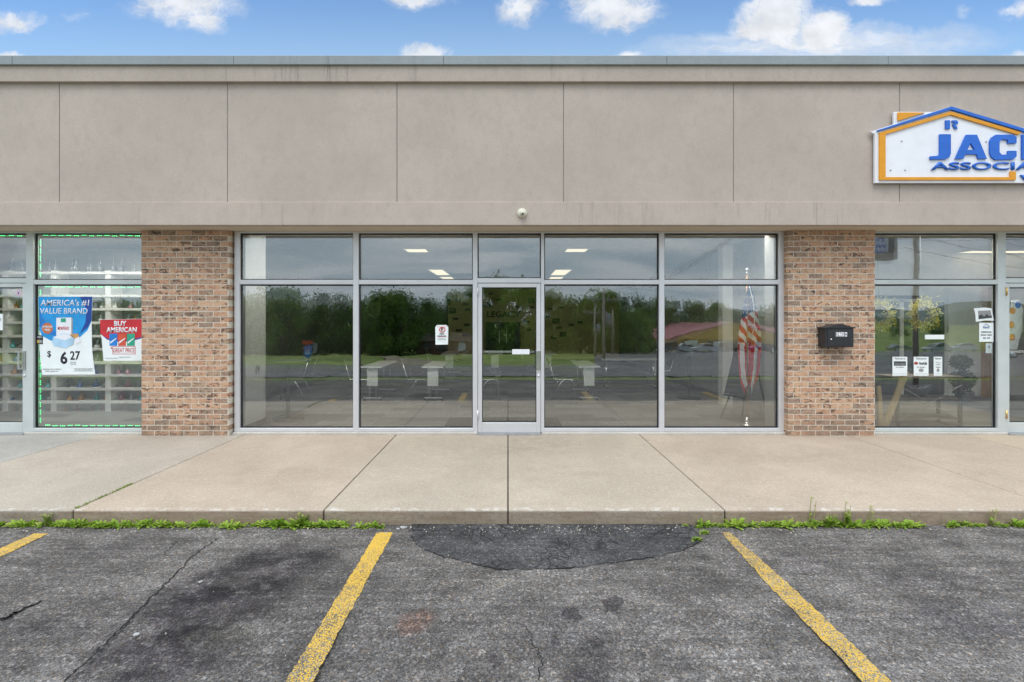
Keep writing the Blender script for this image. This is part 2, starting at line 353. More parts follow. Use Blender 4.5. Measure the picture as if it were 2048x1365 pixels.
def concrete(name, col, face=False):
    m, nt, b, pos = newmat(name)
    vo = nd(nt, 'TexVoronoi', {'Vector': pos, 'Scale': 115.0}); r0 = nd(nt, 'SeparateColor', {0: vo.outputs['Color']})
    big = noise(nt, pos, .8, 6, .6); mid = noise(nt, pos, 3.5, 6, .65)
    c = mixc(nt, ramp(nt, big, .3, .7), tuple(x*.90 for x in col), tuple(x*1.07 for x in col))
    c = mixc(nt, ramp(nt, mid, .42, .75, 0, .6), c, tuple(x*y for x, y in zip(col, (.80, .79, .77))))
    c = mixc(nt, ramp(nt, noise(nt, mapped(nt, pos, (1.1, .5, 1)), 1.0, 4, .5), .52, .72, 0, .5), c, tuple(x*y for x, y in zip(col, (.86, .86, .86))))
    gum = nd(nt, 'TexVoronoi', {'Vector': pos, 'Scale': 2.2}).outputs['Distance']
    c = mixc(nt, ramp(nt, gum, .045, .025, 0, .45), c, (.16, .14, .12))
    c = mixc(nt, ramp(nt, r0.outputs[0], .0, 1.0, .0, .30), c, tuple(x*.55 for x in col))
    c = mixc(nt, ramp(nt, r0.outputs[1], .85, 1.0, .0, .5), c, tuple(min(1, x*1.5) for x in col))
    if face: c = stains(nt, pos, c, [(.05, -.55, 1.6, .8, 0, .6, (.82, .82, .82), .8), (-.9, -1.7, .6, .5, .3, .4, (1.12, 1.12, 1.12), .8), (.9, -1.2, .9, .6, .2, .4, (1.1, 1.1, 1.08), .8), (-2.6, -1.9, 1.1, .5, .2, .5, (.86, .85, .84), .9), (3.2, -1.1, 1.3, .6, .1, .5, (.88, .87, .86), .9), (5.3, -2.0, .9, .5, .2, .5, (.85, .85, .86), .9)], .35)
    if face:                                              # dirty kerb face: brown stains of their own
        z = nd(nt, 'SeparateXYZ', {0: pos}).outputs[2]
        k = mt(nt, 'MULTIPLY', ramp(nt, z, .118, .090), ramp(nt, noise(nt, mapped(nt, pos, (3, 3, 25)), 1.0, 6, .7), .25, .75, .35, 1.0))
        c = mixc(nt, k, c, tuple(x*y for x, y in zip(col, (.56, .50, .43))))
        c = mixc(nt, mt(nt, 'MULTIPLY', ramp(nt, z, .11, .10), ramp(nt, noise(nt, pos, 22, 6, .75), .45, .7, 0, .7)), c, tuple(x*.38 for x in col))
        red = mt(nt, 'MULTIPLY', ramp(nt, nd(nt, 'Math', {0: mt(nt, 'SUBTRACT', z, .106)}, operation='ABSOLUTE').outputs[0], .012, .0), ramp(nt, mid, .35, .6, .2, .8))
        c = mixc(nt, red, c, (.20, .13, .09))
        wh = mt(nt, 'MULTIPLY', ramp(nt, z, .119, .127), ramp(nt, noise(nt, pos, 12, 5, .7), .50, .64, 0, .55))
        yy = nd(nt, 'SeparateXYZ', {0: pos}).outputs[1]
        wh = mt(nt, 'MULTIPLY', wh, ramp(nt, yy, -2.69, -2.74))
        c = mixc(nt, wh, c, (.62, .60, .57))
    nt.links.new(c, b.inputs['Base Color']); b.inputs['Roughness'].default_value = .93; b.inputs['Specular IOR Level'].default_value = .2
    nt.links.new(nd(nt, 'Bump', {'Strength': .3, 'Distance': .003, 'Height': r0.outputs[0]}).outputs[0], b.inputs['Normal'])
    return m
def brick_mat():
    m, nt, b, pos = newmat('brick')
    at = nd(nt, 'Attribute', attribute_name='tint').outputs['Color']; s = nd(nt, 'SeparateColor', {0: at})
    shift = nd(nt, 'VectorMath', {0: pos, 1: nd(nt, 'VectorMath', {0: at, 'Scale': 17.0}, operation='SCALE').outputs[0]}, operation='ADD').outputs[0]
    c = mixc(nt, s.outputs[0], (.56, .355, .225), (.47, .265, .175))
    c = mixc(nt, ramp(nt, s.outputs[1], .45, .95, 0, .9), c, (.25, .19, .15))
    c = mixc(nt, ramp(nt, noise(nt, shift, 40, 4), .4, .7, 0, .6), c, (.60, .41, .28))
    mo = noise(nt, mapped(nt, shift, (11, 11, 22)), 1.0, 4, .6, 1.0)
    c = mixc(nt, mt(nt, 'MULTIPLY', ramp(nt, mo, .52, .60), ramp(nt, s.outputs[2], 0, 1, .40, .97)), c, (.085, .06, .05))
    c = mixc(nt, ramp(nt, noise(nt, shift, 9, 3), .55, .7, 0, .4), c, (.40, .17, .10))
    zz = nd(nt, 'SeparateXYZ', {0: pos}).outputs[2]
    c = mixc(nt, mt(nt, 'MULTIPLY', ramp(nt, zz, .62, .15), ramp(nt, noise(nt, pos, 6, 5), .35, .65, .15, .75)), c, (.20, .15, .11))
    nt.links.new(c, b.inputs['Base Color']); b.inputs['Roughness'].default_value = .9; b.inputs['Specular IOR Level'].default_value = .2
    nt.links.new(nd(nt, 'Bump', {'Strength': .5, 'Distance': .004, 'Height': noise(nt, pos, 90, 4)}).outputs[0], b.inputs['Normal'])
    return m
def glass_mat(name, refl, tint):
    m = bpy.data.materials.new(name); m.use_nodes = True; nt = m.node_tree; nt.nodes.clear()
    out = nd(nt, 'OutputMaterial'); pos = nd(nt, 'NewGeometry').outputs['Position']
    bp = nd(nt, 'Bump', {'Strength': .16, 'Distance': .004, 'Height': noise(nt, mapped(nt, pos, (1.6, 1, 3.2)), 1.0, 3, .45)}).outputs[0]
    lw = nd(nt, 'LayerWeight', {'Blend': .28}).outputs['Fresnel']
    f = mt(nt, 'ADD', mt(nt, 'MULTIPLY', lw, .8), refl, clamp=True)
    tr = nd(nt, 'BsdfTransparent', {'Color': (*tint, 1)}); gl = nd(nt, 'BsdfGlossy', {'Color': (.93, .97, .97, 1), 'Roughness': .0, 'Normal': bp})
    mx = nd(nt, 'MixShader', {0: f, 1: tr.outputs[0], 2: gl.outputs[0]})
    nt.links.new(mx.outputs[0], out.inputs[0]); return m
def leaf_mat(name, a, b_, trans=.35, scale=1.2):
    m, nt, b, pos = newmat(name)
    oi = nd(nt, 'ObjectInfo').outputs['Random']
    f = mt(nt, 'ADD', ramp(nt, noise(nt, pos, scale, 4), .3, .7, 0, .75), mt(nt, 'MULTIPLY', oi, .3))
    col = mixc(nt, f, a, b_)
    nt.links.new(col, b.inputs['Base Color']); b.inputs['Roughness'].default_value = .6; b.inputs['Specular IOR Level'].default_value = .25
    tl = nd(nt, 'BsdfTranslucent', {'Color': col}); mx = nd(nt, 'MixShader', {0: trans, 1: b.outputs[0], 2: tl.outputs[0]})
    nt.links.new(mx.outputs[0], nt.nodes['Material Output'].inputs[0]); return m
def grass_mat():
    m, nt, b, pos = newmat('grass')
    c = mixc(nt, ramp(nt, noise(nt, pos, .12, 5), .35, .65), (.17, .22, .06), (.28, .32, .10))
    c = mixc(nt, ramp(nt, noise(nt, pos, 2.5, 6, .7), .4, .7, 0, .6), c, (.07, .12, .025))
    nt.links.new(c, b.inputs['Base Color']); b.inputs['Roughness'].default_value = .95; b.inputs['Specular IOR Level'].default_value = .1
    return m
def carpet_mat():
    m, nt, b, pos = newmat('carpet_tiles')
    t = nd(nt, 'TexBrick', {'Vector': pos, 'Color1': (.11,.11,.11,1), 'Color2': (.34,.34,.33,1), 'Mortar': (.2,.2,.2,1), 'Scale': 1.0, 'Mortar Size': .0, 'Brick Width': .92, 'Row Height': .30}, offset=.37)
    st = noise(nt, mapped(nt, pos, (60, 3, 1)), 1.0, 4)
    nt.links.new(mixc(nt, ramp(nt, st, .3, .7, 0, .55), t.outputs[0], (.09, .09, .09)), b.inputs['Base Color']); b.inputs['Roughness'].default_value = .95
    return m
def wood_mat(name, a, b_):
    m, nt, b, pos = newmat(name)
    f = noise(nt, mapped(nt, pos, (30, 30, 2.5)), 1.0, 5, .6, .8)
    nt.links.new(mixc(nt, ramp(nt, f, .3, .7), a, b_), b.inputs['Base Color']); b.inputs['Roughness'].default_value = .6; return m

BEIGE = (.500, .425, .368)
M['stucco'] = stucco('stucco_panel', BEIGE); M['stucco_band'] = stucco('stucco_band', tuple(x*1.02 for x in BEIGE), .5)
M['stucco_top'] = stucco('stucco_cornice', tuple(x*.93 for x in BEIGE), .75)
M['coping'] = stucco('coping_metal', (.30, .33, .34), .45)
M['coping'].node_tree.nodes['Principled BSDF'].inputs['Roughness'].default_value = .45
M['soffit'] = stucco('soffit_bounce_lit', (.66, .56, .43))  # tan, lightened to stand in for light bounced up from the ground
M['groove'] = plain('groove', (.27, .24, .21), .95)
M['brick'] = brick_mat(); M['mortar'] = plain('mortar', (.63, .57, .48), .95, var=.12, scale=30)
M['alu'] = plain('aluminium', (.66, .66, .68), .38, .35, .03, 3.0)
M['alu_teal'] = plain('aluminium_aged', (.60, .635, .63), .42, .3, .04, 3.0)
M['gasket'] = plain('black_rubber', (.02, .02, .022), .6)
M['glass'] = [glass_mat('glass_outer', .195, (.965, .985, .975)), glass_mat('glass_inner', .080, (.98, .99, .985))]
M['white'] = plain('white_paint', (.74, .74, .72), .6, var=.03)
M['offwhite'] = plain('plaster_wall', (.80, .80, .78), .85, var=.03)
M['wall_olive'] = plain('back_wall', (.62, .55, .28), .85, var=.06)
M['black'] = plain('black_paint', (.018, .018, .02), .45)
M['blackplastic'] = plain('black_plastic', (.025, .026, .03), .35, spec=.5)
M['chrome'] = plain('polished_metal', (.75, .75, .75), .2, .9, .02)
M['darkgrey'] = plain('dark_grey', (.06, .06, .065), .6)
M['grey'] = plain('mid_grey', (.30, .30, .30), .6)
M['carpet'] = carpet_mat(); M['mat'] = plain('door_mat', (.05, .05, .052), .95, var=.2, scale=90)
M['ceiling'] = plain('ceiling_tile', (.45, .45, .44), .9); M['side_wall_dimmed'] = plain('side_wall_dimmed', (.16, .16, .155), .85); M['return_wall'] = plain('return_wall', (.40, .40, .39), .85, var=.03); M['shade_wall'] = plain('shade_wall', (.025, .025, .025), .9)
M['lamp'] = plain('lit_panel', (.9, .88, .8), .5, emit=((1.0, .85, .58), 1.15)); M['lamp_unseen'] = plain('lit_panel_unseen', (.9, .88, .8), .5, emit=((1.0, .95, .86), 15.0))  # the stronger panel material serves only panels hidden above the glass
M['led'] = plain('green_led', (.1, .8, .2), .4, emit=((.05, 1.0, .30), 3.5))
M['slab'] = concrete('concrete_slab', (.445, .360, .285), True); M['slab_grey'] = concrete('concrete_slab_grey', (.415, .358, .298), True)
M['slab_new'] = concrete('concrete_slab_pale', (.46, .372, .283), True); M['slab_cool'] = concrete('concrete_slab_cool', (.38, .358, .325), True)
M['slab_door'] = concrete('concrete_slab_door', (.432, .362, .288), True); M['plinth'] = concrete('plinth', (.58, .55, .50))
M['grass'] = grass_mat()
M['paper'] = plain('paper', (.80, .84, .84), .7, var=.02)
M['ink'] = plain('black_ink', (.02, .02, .025), .7); M['redink'] = plain('red_ink', (.55, .03, .04), .6); M['blueink'] = plain('blue_ink', (.02, .20, .58), .6)
M['navy'] = plain('navy_ink', (.015, .06, .30), .6); M['sky_ink'] = plain('bright_blue_ink', (.02, .30, .68), .6); M['greenink'] = plain('green_ink', (.03, .35, .22), .6)
M['orange'] = plain('orange_trim', (.74, .31, .012), .5, var=.04); M['signblue'] = plain('sign_blue', (.016, .13, .56), .45, var=.05); M['signwhite'] = plain('sign_white', (.80, .80, .84), .5, var=.02)
M['wood'] = wood_mat('raw_timber', (.50, .34, .15), (.66, .48, .24)); M['pole_wood'] = wood_mat('pole_timber', (.26, .21, .17), (.42, .36, .30)); M['oak'] = wood_mat('oak', (.35, .17, .06), (.5, .27, .1))
M['weed'] = leaf_mat('weed_leaf', (.17, .31, .022), (.42, .55, .09), .40, 9.0); M['weed_dry'] = leaf_mat('weed_stalk', (.25, .30, .06), (.40, .42, .12), .2, 12)
M['leaf_a'] = leaf_mat('foliage_mid', (.07, .16, .02), (.23, .36, .055)); M['leaf_b'] = leaf_mat('foliage_dark', (.045, .115, .018), (.14, .24, .04)); M['leaf_c'] = leaf_mat('foliage_olive', (.095, .17, .024), (.27, .36, .065))
M['bark'] = wood_mat('bark', (.06, .045, .035), (.13, .10, .08))
M['tan_wall'] = plain('orange_siding', (.88, .50, .08), .7, var=.06, scale=2); M['maroon'] = plain('maroon_roof', (.34, .11, .11), .6, var=.1, scale=2)
M['darkglass'] = plain('dark_glazing', (.03, .04, .05), .1, spec=.6); M['rubber'] = plain('tyre_rubber', (.02, .02, .02), .8)
M['brownbrick'] = plain('brown_brick', (.16, .075, .05), .9, var=.2, scale=8); M['roofbrown'] = plain('brown_shingle', (.10, .075, .06), .9)
M['brass'] = plain('brass', (.62, .42, .16), .3, .8); M['flagred'] = plain('flag_red', (.66, .03, .06), .7); M['flagwhite'] = plain('flag_white', (.92, .92, .90), .7); M['flagblue'] = plain('flag_blue', (.02, .05, .22), .7)
M['wreath'] = leaf_mat('yellow_blossom', (.55, .50, .05), (.85, .80, .30), .3, 20); M['wreath_leaf'] = leaf_mat('olive_leaf', (.30, .27, .02), (.60, .48, .06), .3, 20)
M['topiary'] = leaf_mat('topiary_leaf', (.05, .065, .035), (.13, .15, .09), .2, 25)
M['gravel'] = plain('gravel', (.34, .30, .25), .9, var=.4, scale=25)
M['hill'] = plain('far_woods', (.07, .10, .06), .95, var=.3, scale=.05)
M['moss'] = leaf_mat('moss', (.12, .20, .02), (.28, .36, .05), .2, 30)
M['crack'] = plain('open_crack', (.014, .013, .012), .98)

# ------------------------------------------------------------------ ground, lot, road, pavement
YS = [0, -4, -11, -18, -105, -400, -1500]
def sheet(name, mat, rows, dz, kind='structure'):          # rows: (y, x0, x1), follows the land
    ys = sorted(rows, key=lambda r: -r[0]); mb = MB(); vs = []
    for y, a, b in ys: vs += [(a, y, terr(y) + dz), (b, y, terr(y) + dz)]
    mb.add(vs, [(2*i, 2*i+1, 2*i+3, 2*i+2) for i in range(len(ys)-1)])
    o = mb.build(name, mat); 
    for p in o.data.polygons:
        if p.normal.z < 0: p.flip()
    return tag(o, kind=kind)
sheet('ground', M['grass'], [(60, -900, 900), (0, -900, 900)] + [(y, -900, 900) for y in YS[1:]], -.03)
sheet('parking_lot', M['asphalt'], [(-2.6, -45, 60), (-4, -45, 60), (-9, -45, 60)], 0)
sheet('road', M['asphalt_road'], [(-10.3, -160, 160), (-11, -160, 160), (-18, -160, 160)], .004)
sheet('driveway', M['asphalt_road'], [(-18, 4.6, 60), (-40, 8.5, 85), (-72, 15, 140), (-90, 19, 150)], .01)
sheet('path', plain('dirt_path', (.28, .23, .16), .95, var=.2), [(-18, -7, -3), (-30, -9.5, -7), (-42, -13.5, -12)], .012)
def slab(x0, x1, mat):
    g = .005
    mb = MB().box(x0 + g, x1 - g, -2.77, 0.3, -.25, .13)
    tag(mb.build('sidewalk', mat, bevel=.014, seg=3), kind='structure')
J = [-14, -10.2, -8.1, -6.0, -3.87, -1.64, 0, 1.93, 4.94, 6.7, 8.8, 11, 14]
SM = ['slab_cool', 'slab_cool', 'slab_cool', 'slab_cool', 'slab_grey', 'slab', 'slab', 'slab', 'slab', 'slab_new', 'slab_cool', 'slab_cool']
SM[3] = 'slab_grey'; SM[4] = 'slab'; SM[5] = SM[6] = 'slab_door'
for i in range(len(J) - 1): slab(J[i], J[i+1], M[SM[i]])
tag(MB().box(-14, 14, -2.755, .2, -.24, .112).build('sidewalk_joint_bed', M['crack']), kind='structure')

def stripe(x, y0, y1, w, wear0, wear1, taper=0.0, jag=.012):
    n = 60; mb = MB()
    def e(i, s):
        y = y0 + (y1 - y0) * i / n; ww = w * (1 - taper * max(0, 1 - i / (n * .45)))
        return (x + s * ww / 2 + random.uniform(-jag, jag) * .5, y, .004)
    L = [e(i, -1) for i in range(n+1)]; Rr = [e(i, 1) for i in range(n+1)]
    for i in range(n):
        k = wear0 + (wear1 - wear0) * i / n
        mb.quad(L[i], Rr[i], Rr[i+1], L[i+1], 0, (k, 0, 0))
    tag(mb.build('parking_line', M['paint'], norm=False), kind='structure')
    o = C.objects[-1]
for_lines = ((-1.052, -2.93, -4.68, .135, .06, .48, .0), (1.86, -2.93, -4.68, .145, .42, .30, .55), (-3.97, -2.95, -3.75, .15, .20, .30, .2), (4.85, -2.95, -4.68, .14, .2, .3, 0))
for a in for_lines: stripe(*a)
for o in bpy.data.objects:
    if o.name.startswith('parking_line'):
        for p in o.data.polygons:
            if p.normal.z < 0: p.flip()

def patch():
    top = [G(px, 1052) for px in range(822, 1402, 20)]
    pts = [(p.x, -2.765) for p in top]
    low = [(1402, 1078), (1388, 1092), (1360, 1104), (1310, 1114), (1270, 1120), (1215, 1128), (1160, 1135), (1100, 1139), (1040, 1140), (985, 1137), (940, 1128), (905, 1119), (870, 1108), (845, 1098), (828, 1083), (820, 1066)]
    out = []
    for i in range(len(low) - 1):
        for k in range(5):
            a, b = low[i], low[i+1]; px = a[0] + (b[0]-a[0])*k/5 + random.uniform(-4, 4); py = a[1] + (b[1]-a[1])*k/5 + random.uniform(-1.5, 1.5)
            out.append(g2(px, py))
    poly = pts + out
    rim = MB(); cx = sum(p[0] for p in out)/len(out); cy = -2.8
    big = [(cx + (x-cx)*1.006, cy + (y-cy)*(1.004 + .02*random.random())) for x, y in out]
    for i in range(len(out)-1):
        if math.sin(i*.45) + random.uniform(-.6, .6) < -.1: continue
        rim.quad((*out[i], .0045), (*out[i+1], .0045), (*big[i+1], .0045), (*big[i], .0045))
    tag(MB().prismz(poly, .0, .0065).build('asphalt_patch', M['asphalt_patch']), kind='structure')
    tag(rim.build('pavement_crack', M['crack']), kind='structure')
patch()
def crack(pts, w0, w1, amp=.02):
    mb = MB(); P_ = [Vector((*g2(*p), .005)) for p in pts]; q = []
    for i in range(len(P_)-1):
        for k in range(14): q.append(P_[i].lerp(P_[i+1], k/14) + Vector((random.gauss(0, amp), random.gauss(0, amp*.5), 0)))
    n = len(q)
    for i in range(n-1):
        d = (q[i+1]-q[i]).normalized(); s = Vector((-d.y, d.x, 0)); 
        wa = (w0+(w1-w0)*i/n)*random.uniform(.5, 1.3)
        if i: pa = prev
        else: pa = wa
        mb.quad(q[i]-s*pa/2, q[i]+s*pa/2, q[i+1]+s*wa/2, q[i+1]-s*wa/2); prev = wa
    o = tag(mb.build('pavement_crack', M['crack']), kind='structure')
crack([(437, 1078), (395, 1105), (340, 1160), (285, 1215), (210, 1290), (130, 1365), (60, 1430)], .007, .016, .008)
crack([(356, 1080), (330, 1108)], .004, .006, .006)
crack([(85, 1203), (45, 1222), (0, 1242)], .012, .022, .012)
crack([(1055, 1250), (1065, 1290), (1085, 1320), (1075, 1365)], .003, .008, .008)
def gravel():
    mb = MB()
    for k in range(620):
        if k < 120: x = random.gauss(.35, .5); y = -2.79 - abs(random.gauss(0, .09)); s = random.uniform(.002, .008)
        elif k < 420: x = random.uniform(-6, 6); y = -2.80 - abs(random.gauss(0, .10)); s = random.uniform(.003, .010)
        else: x = random.uniform(-6, 6); y = random.uniform(-4.7, -2.8); s = random.uniform(.002, .006)
        a = random.uniform(0, 6.28); c, sn = math.cos(a), math.sin(a); z = .007
        vs = []
        for dx, dy, dz in ((-1,-.7,-.3),(1,-.6,-.3),(.9,.8,-.3),(-.8,.7,-.3),(-.5,-.4,.6),(.6,-.3,.7),(.5,.4,.6),(-.5,.4,.5)):
            dx *= random.uniform(.7, 1.2)*s; dy *= random.uniform(.7, 1.2)*s
            vs.append((x + c*dx - sn*dy, y + sn*dx + c*dy, z + dz*s))
        mb.add(vs, [(0,3,2,1),(4,5,6,7),(0,1,5,4),(1,2,6,5),(2,3,7,6),(3,0,4,7)])
    tag(mb.build('gravel', M['gravel']), 'pale loose grit scattered on the asphalt along the kerb', kind='stuff')
gravel()
M['scrap'] = plain('scrap', (.34, .34, .33), .9, var=.25, scale=60)
for px, py, sz in ((272, 1271, .022), (400, 1166, .018), (808, 1056, .04), (796, 1060, .022)):
    x, y = g2(px, py); n_ = 9; mb = MB(); q = [(x + sz*random.uniform(.5, 1.3)*math.cos(6.283*i/n_), y + .7*sz*random.uniform(.5, 1.3)*math.sin(6.283*i/n_)) for i in range(n_)]
    mb.prismz(q, .005, .009); o = mb.build('concrete_scrap', M['scrap'], None, loc=(x, y, .005))
    tag(o, {272: 'pale flat scrap lying on the dark oil stain', 400: 'pale flat scrap beside the long crack', 808: 'larger pale broken scrap by the kerb at the patch corner', 796: 'smaller pale scrap next to the yellow line end'}[px], 'scrap')
# hills far across the street
def hills():
    mb = MB(); n = 60; vs = []
    for i in range(n+1):
        x = -800 + 1600*i/n; h = 14 + 9*math.sin(i*.37) + 6*math.sin(i*.9+1)
        vs += [(x, -560, -6), (x, -640, h*.75), (x, -700, h), (x, -900, -6)]
    fs = [(4*i+k, 4*i+4+k, 4*i+5+k, 4*i+1+k) for i in range(n) for k in range(3)]
    mb.add(vs, fs, 0, None, True); tag(mb.build('hills', M['hill']), kind='structure')
hills()

# ------------------------------------------------------------------ the shop building
B = thing('shop_building', 'long beige stucco shop building with two brick piers and aluminium shopfronts', 'building', (0, 0, .13))
XL, XR = -13.0, 13.0
ZS = 3.117
yp, yb_, yc, yk = -.45, -.48, -.50, -.53
gx = [XL] + [FX(p, yp) for p in (119-336, 119, 455, 794, 1127, 1467, 1799, 1799+337)] + [XR]
for a, b in zip(gx, gx[1:]):
    MB().box(a + .007, b - .007, yp, yp + .05, 3.40, 5.10).build('stucco_panel', M['stucco'], B)
MB().box(XL, XR, yp + .005, yp + .06, 3.38, 5.10).build('panel_backing', M['groove'], B)
zb = FZ(405, yb_)
mb = MB(); mb.prism([(0,0)]*0 or [(XL, ZS), (XR, ZS), (XR, zb), (XL, zb)], yb_, yp + .10)
mb.add([(XL, yb_, zb), (XR, yb_, zb), (XR, yp+.03, zb+.02), (XL, yp+.03, zb+.02)], [(0,1,2,3)])
mb.build('lower_band', M['stucco_band'], B)
zc0, zc1 = FZ(163, yc), FZ(130.5, yc)
MB().box(XL, XR, yc, yp + .2, zc0, zc1).build('cornice', M['stucco_top'], B)
kx = [XL] + [FX(p, yk) for p in (-418, 24, 467, 887, 1334, 1777, 2215)] + [XR]
for a, b in zip(kx, kx[1:]):
    MB().box(a + .0015, b - .0015, yk, .35, FZ(129.5, yk), FZ(111, yk)).build('coping', M['coping'], B, bevel=.006, seg=1)
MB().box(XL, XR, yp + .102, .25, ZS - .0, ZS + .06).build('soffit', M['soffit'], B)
MB().box(XL, XR, yp + .062, .25, ZS + .065, 5.2).box(XL, XR, .252, 16, 5.0, 5.15).box(XL, XR, 15.8, 16, 0, 4.99).box(XL, XL+.2, .252, 15.79, 0, 4.99).box(XR-.2, XR, .252, 15.79, 0, 4.99).build('roof_and_rear_walls', M['groove'], B)

def brick_pier(x0, x1, yf, ybk, z0, z1):
    mb = MB(); n = 38; ch = (z1 - z0) / n; j = .0125; bl = .2005
    mb.box(x0 + .003, x1 - .003, yf + .0028, ybk, z0, z1, 1)
    for r in range(n):
        za, zt = z0 + r*ch + j*.5, z0 + (r+1)*ch - j*.5
        x = x0 - (bl + j) * (.5 if r % 2 else 0) - .02
        while x < x1:
            a, b = max(x, x0), min(x + bl, x1)
            if b - a > .025:
                col = (random.random(), random.random(), random.random())
                dy = random.uniform(-.0012, .0012)
                mb.box(a, b, yf + dy, ybk - .002, za + random.uniform(-.0008,.0008), zt + random.uniform(-.0008,.0008), 0, col)
            x += bl + j
    return mb.build('brick_pier', [M['brick'], M['mortar']], B)
YP = -.10
brick_pier(FX(283, YP), FX(457, YP), YP, .12, .13, ZS - .004)
brick_pier(FX(1576, YP), FX(1750, YP), YP, .12, .13, ZS - .004)

# shopfront frames -------------------------------------------------
YG, YG2 = .05, .078
def pane(x0, x1, z0, z1, parent, bow=.0010, tilt=0.0):
    vs, fs = [], []; mb = MB(); n = 10
    for s, (yy, bw, tl) in enumerate(((YG, bow, 0), (YG2, -bow*2.2, tilt))):
        vs = []
        for i in range(n+1):
            for k in range(n+1):
                u, v = k/n, i/n
                vs.append((x0+(x1-x0)*u, yy + bw*16*u*(1-u)*v*(1-v) + tl*(v-.5)*(z1-z0), z0+(z1-z0)*v))
        fs = [(i*(n+1)+k, i*(n+1)+k+1, (i+1)*(n+1)+k+1, (i+1)*(n+1)+k) for i in range(n) for k in range(n)]
        mb.add(vs, fs, s, None, True)
    return mb.build('glass_pane', M['glass'], parent, norm=False)
def gasket(x0, x1, z0, z1, parent, w=.014):
    mb = MB(); a, b = .036, YG + .012
    mb.box(x0, x0+w, a, b, z0, z1).box(x1-w, x1, a, b, z0, z1).box(x0+w, x1-w, a, b, z0, z0+w).box(x0+w, x1-w, a, b, z1-w*1.4, z1)
    mb.build('gasket', M['gasket'], parent)
ZSILL0, ZSILL1, ZTR0, ZTR1, ZHEAD = .168, FZ(857), FZ(569), FZ(560), 3.092
def frame(verts, bays, mat):
    """verts: (px0, px1) uprights; bays: (px0, px1, kind) with kind 'w' window or 'd' door"""
    mb = MB()
    for a, b in verts: mb.box(FX(a), FX(b), 0, .092, .165, ZS - .001)
    for a, b, k in bays:
        x0, x1 = FX(a), FX(b)
        mb.box(x0, x1, .003, .090, ZHEAD, ZS - .001)
        if k == 'w': mb.box(x0, x1, .003, .090, ZTR0, ZTR1); mb.box(x0, x1, -.004, .090, ZSILL0, ZSILL1)
        else: mb.box(x0, x1, .003, .090, FZ(566), FZ(556.5))
    f = mb.build('shopfront_frame', mat, B, bevel=.003, seg=1)
    for a, b, k in bays:
        x0, x1 = FX(a), FX(b)
        zt = ZTR1 if k == 'w' else FZ(556.5)
        gasket(x0, x1, zt, ZHEAD, f); pane(x0+.004, x1-.004, zt+.004, ZHEAD-.004, f, random.uniform(-.0012, .0012), random.uniform(.001, .006))
        if k == 'w':
            gasket(x0, x1, ZSILL1, ZTR0, f); pane(x0+.004, x1-.004, ZSILL1+.004, ZTR0-.004, f, random.uniform(-.0016, .0016), random.uniform(.007, .010))
    return f
frame([(468.5, 479), (706, 717), (945.5, 955), (1082, 1088.5), (1318.5, 1329), (1558, 1569)],
      [(479, 706, 'w'), (717, 945.5, 'w'), (955, 1082, 'd'), (1088.5, 1318.5, 'w'), (1329, 1558, 'w')], M['alu'])
frame([(-260, -250), (-92, -82), (52, 66), (300, 310)], [(-250, -92, 'w'), (-82, 52, 'd'), (66, 300, 'w')], M['alu_teal'])
frame([(1722, 1732), (1996, 2012), (2146, 2156), (2400, 2410)], [(1732, 1996, 'w'), (2012, 2146, 'd'), (2156, 2400, 'w')], M['alu_teal'])
for a, b in ((467, 955), (1083, 1571), (-260, -83), (52, 300), (1722, 2012), (2147, 2410)): MB().box(FX(a), FX(b), -.03, .12, .13, .164).build('sill_plinth', M['plinth'], B, bevel=.006)
for a, b in ((955, 1082), (-82, 52), (2012, 2146)): MB().box(FX(a), FX(b), -.06, .12, .13, .145).build('threshold', M['grey'], B)
for a, b in ((XL, FX(-262)), (FX(2412), XR)): MB().box(a, b, -.05, .2, .13, ZS-.002).build('side_wall', M['stucco_band'], B)

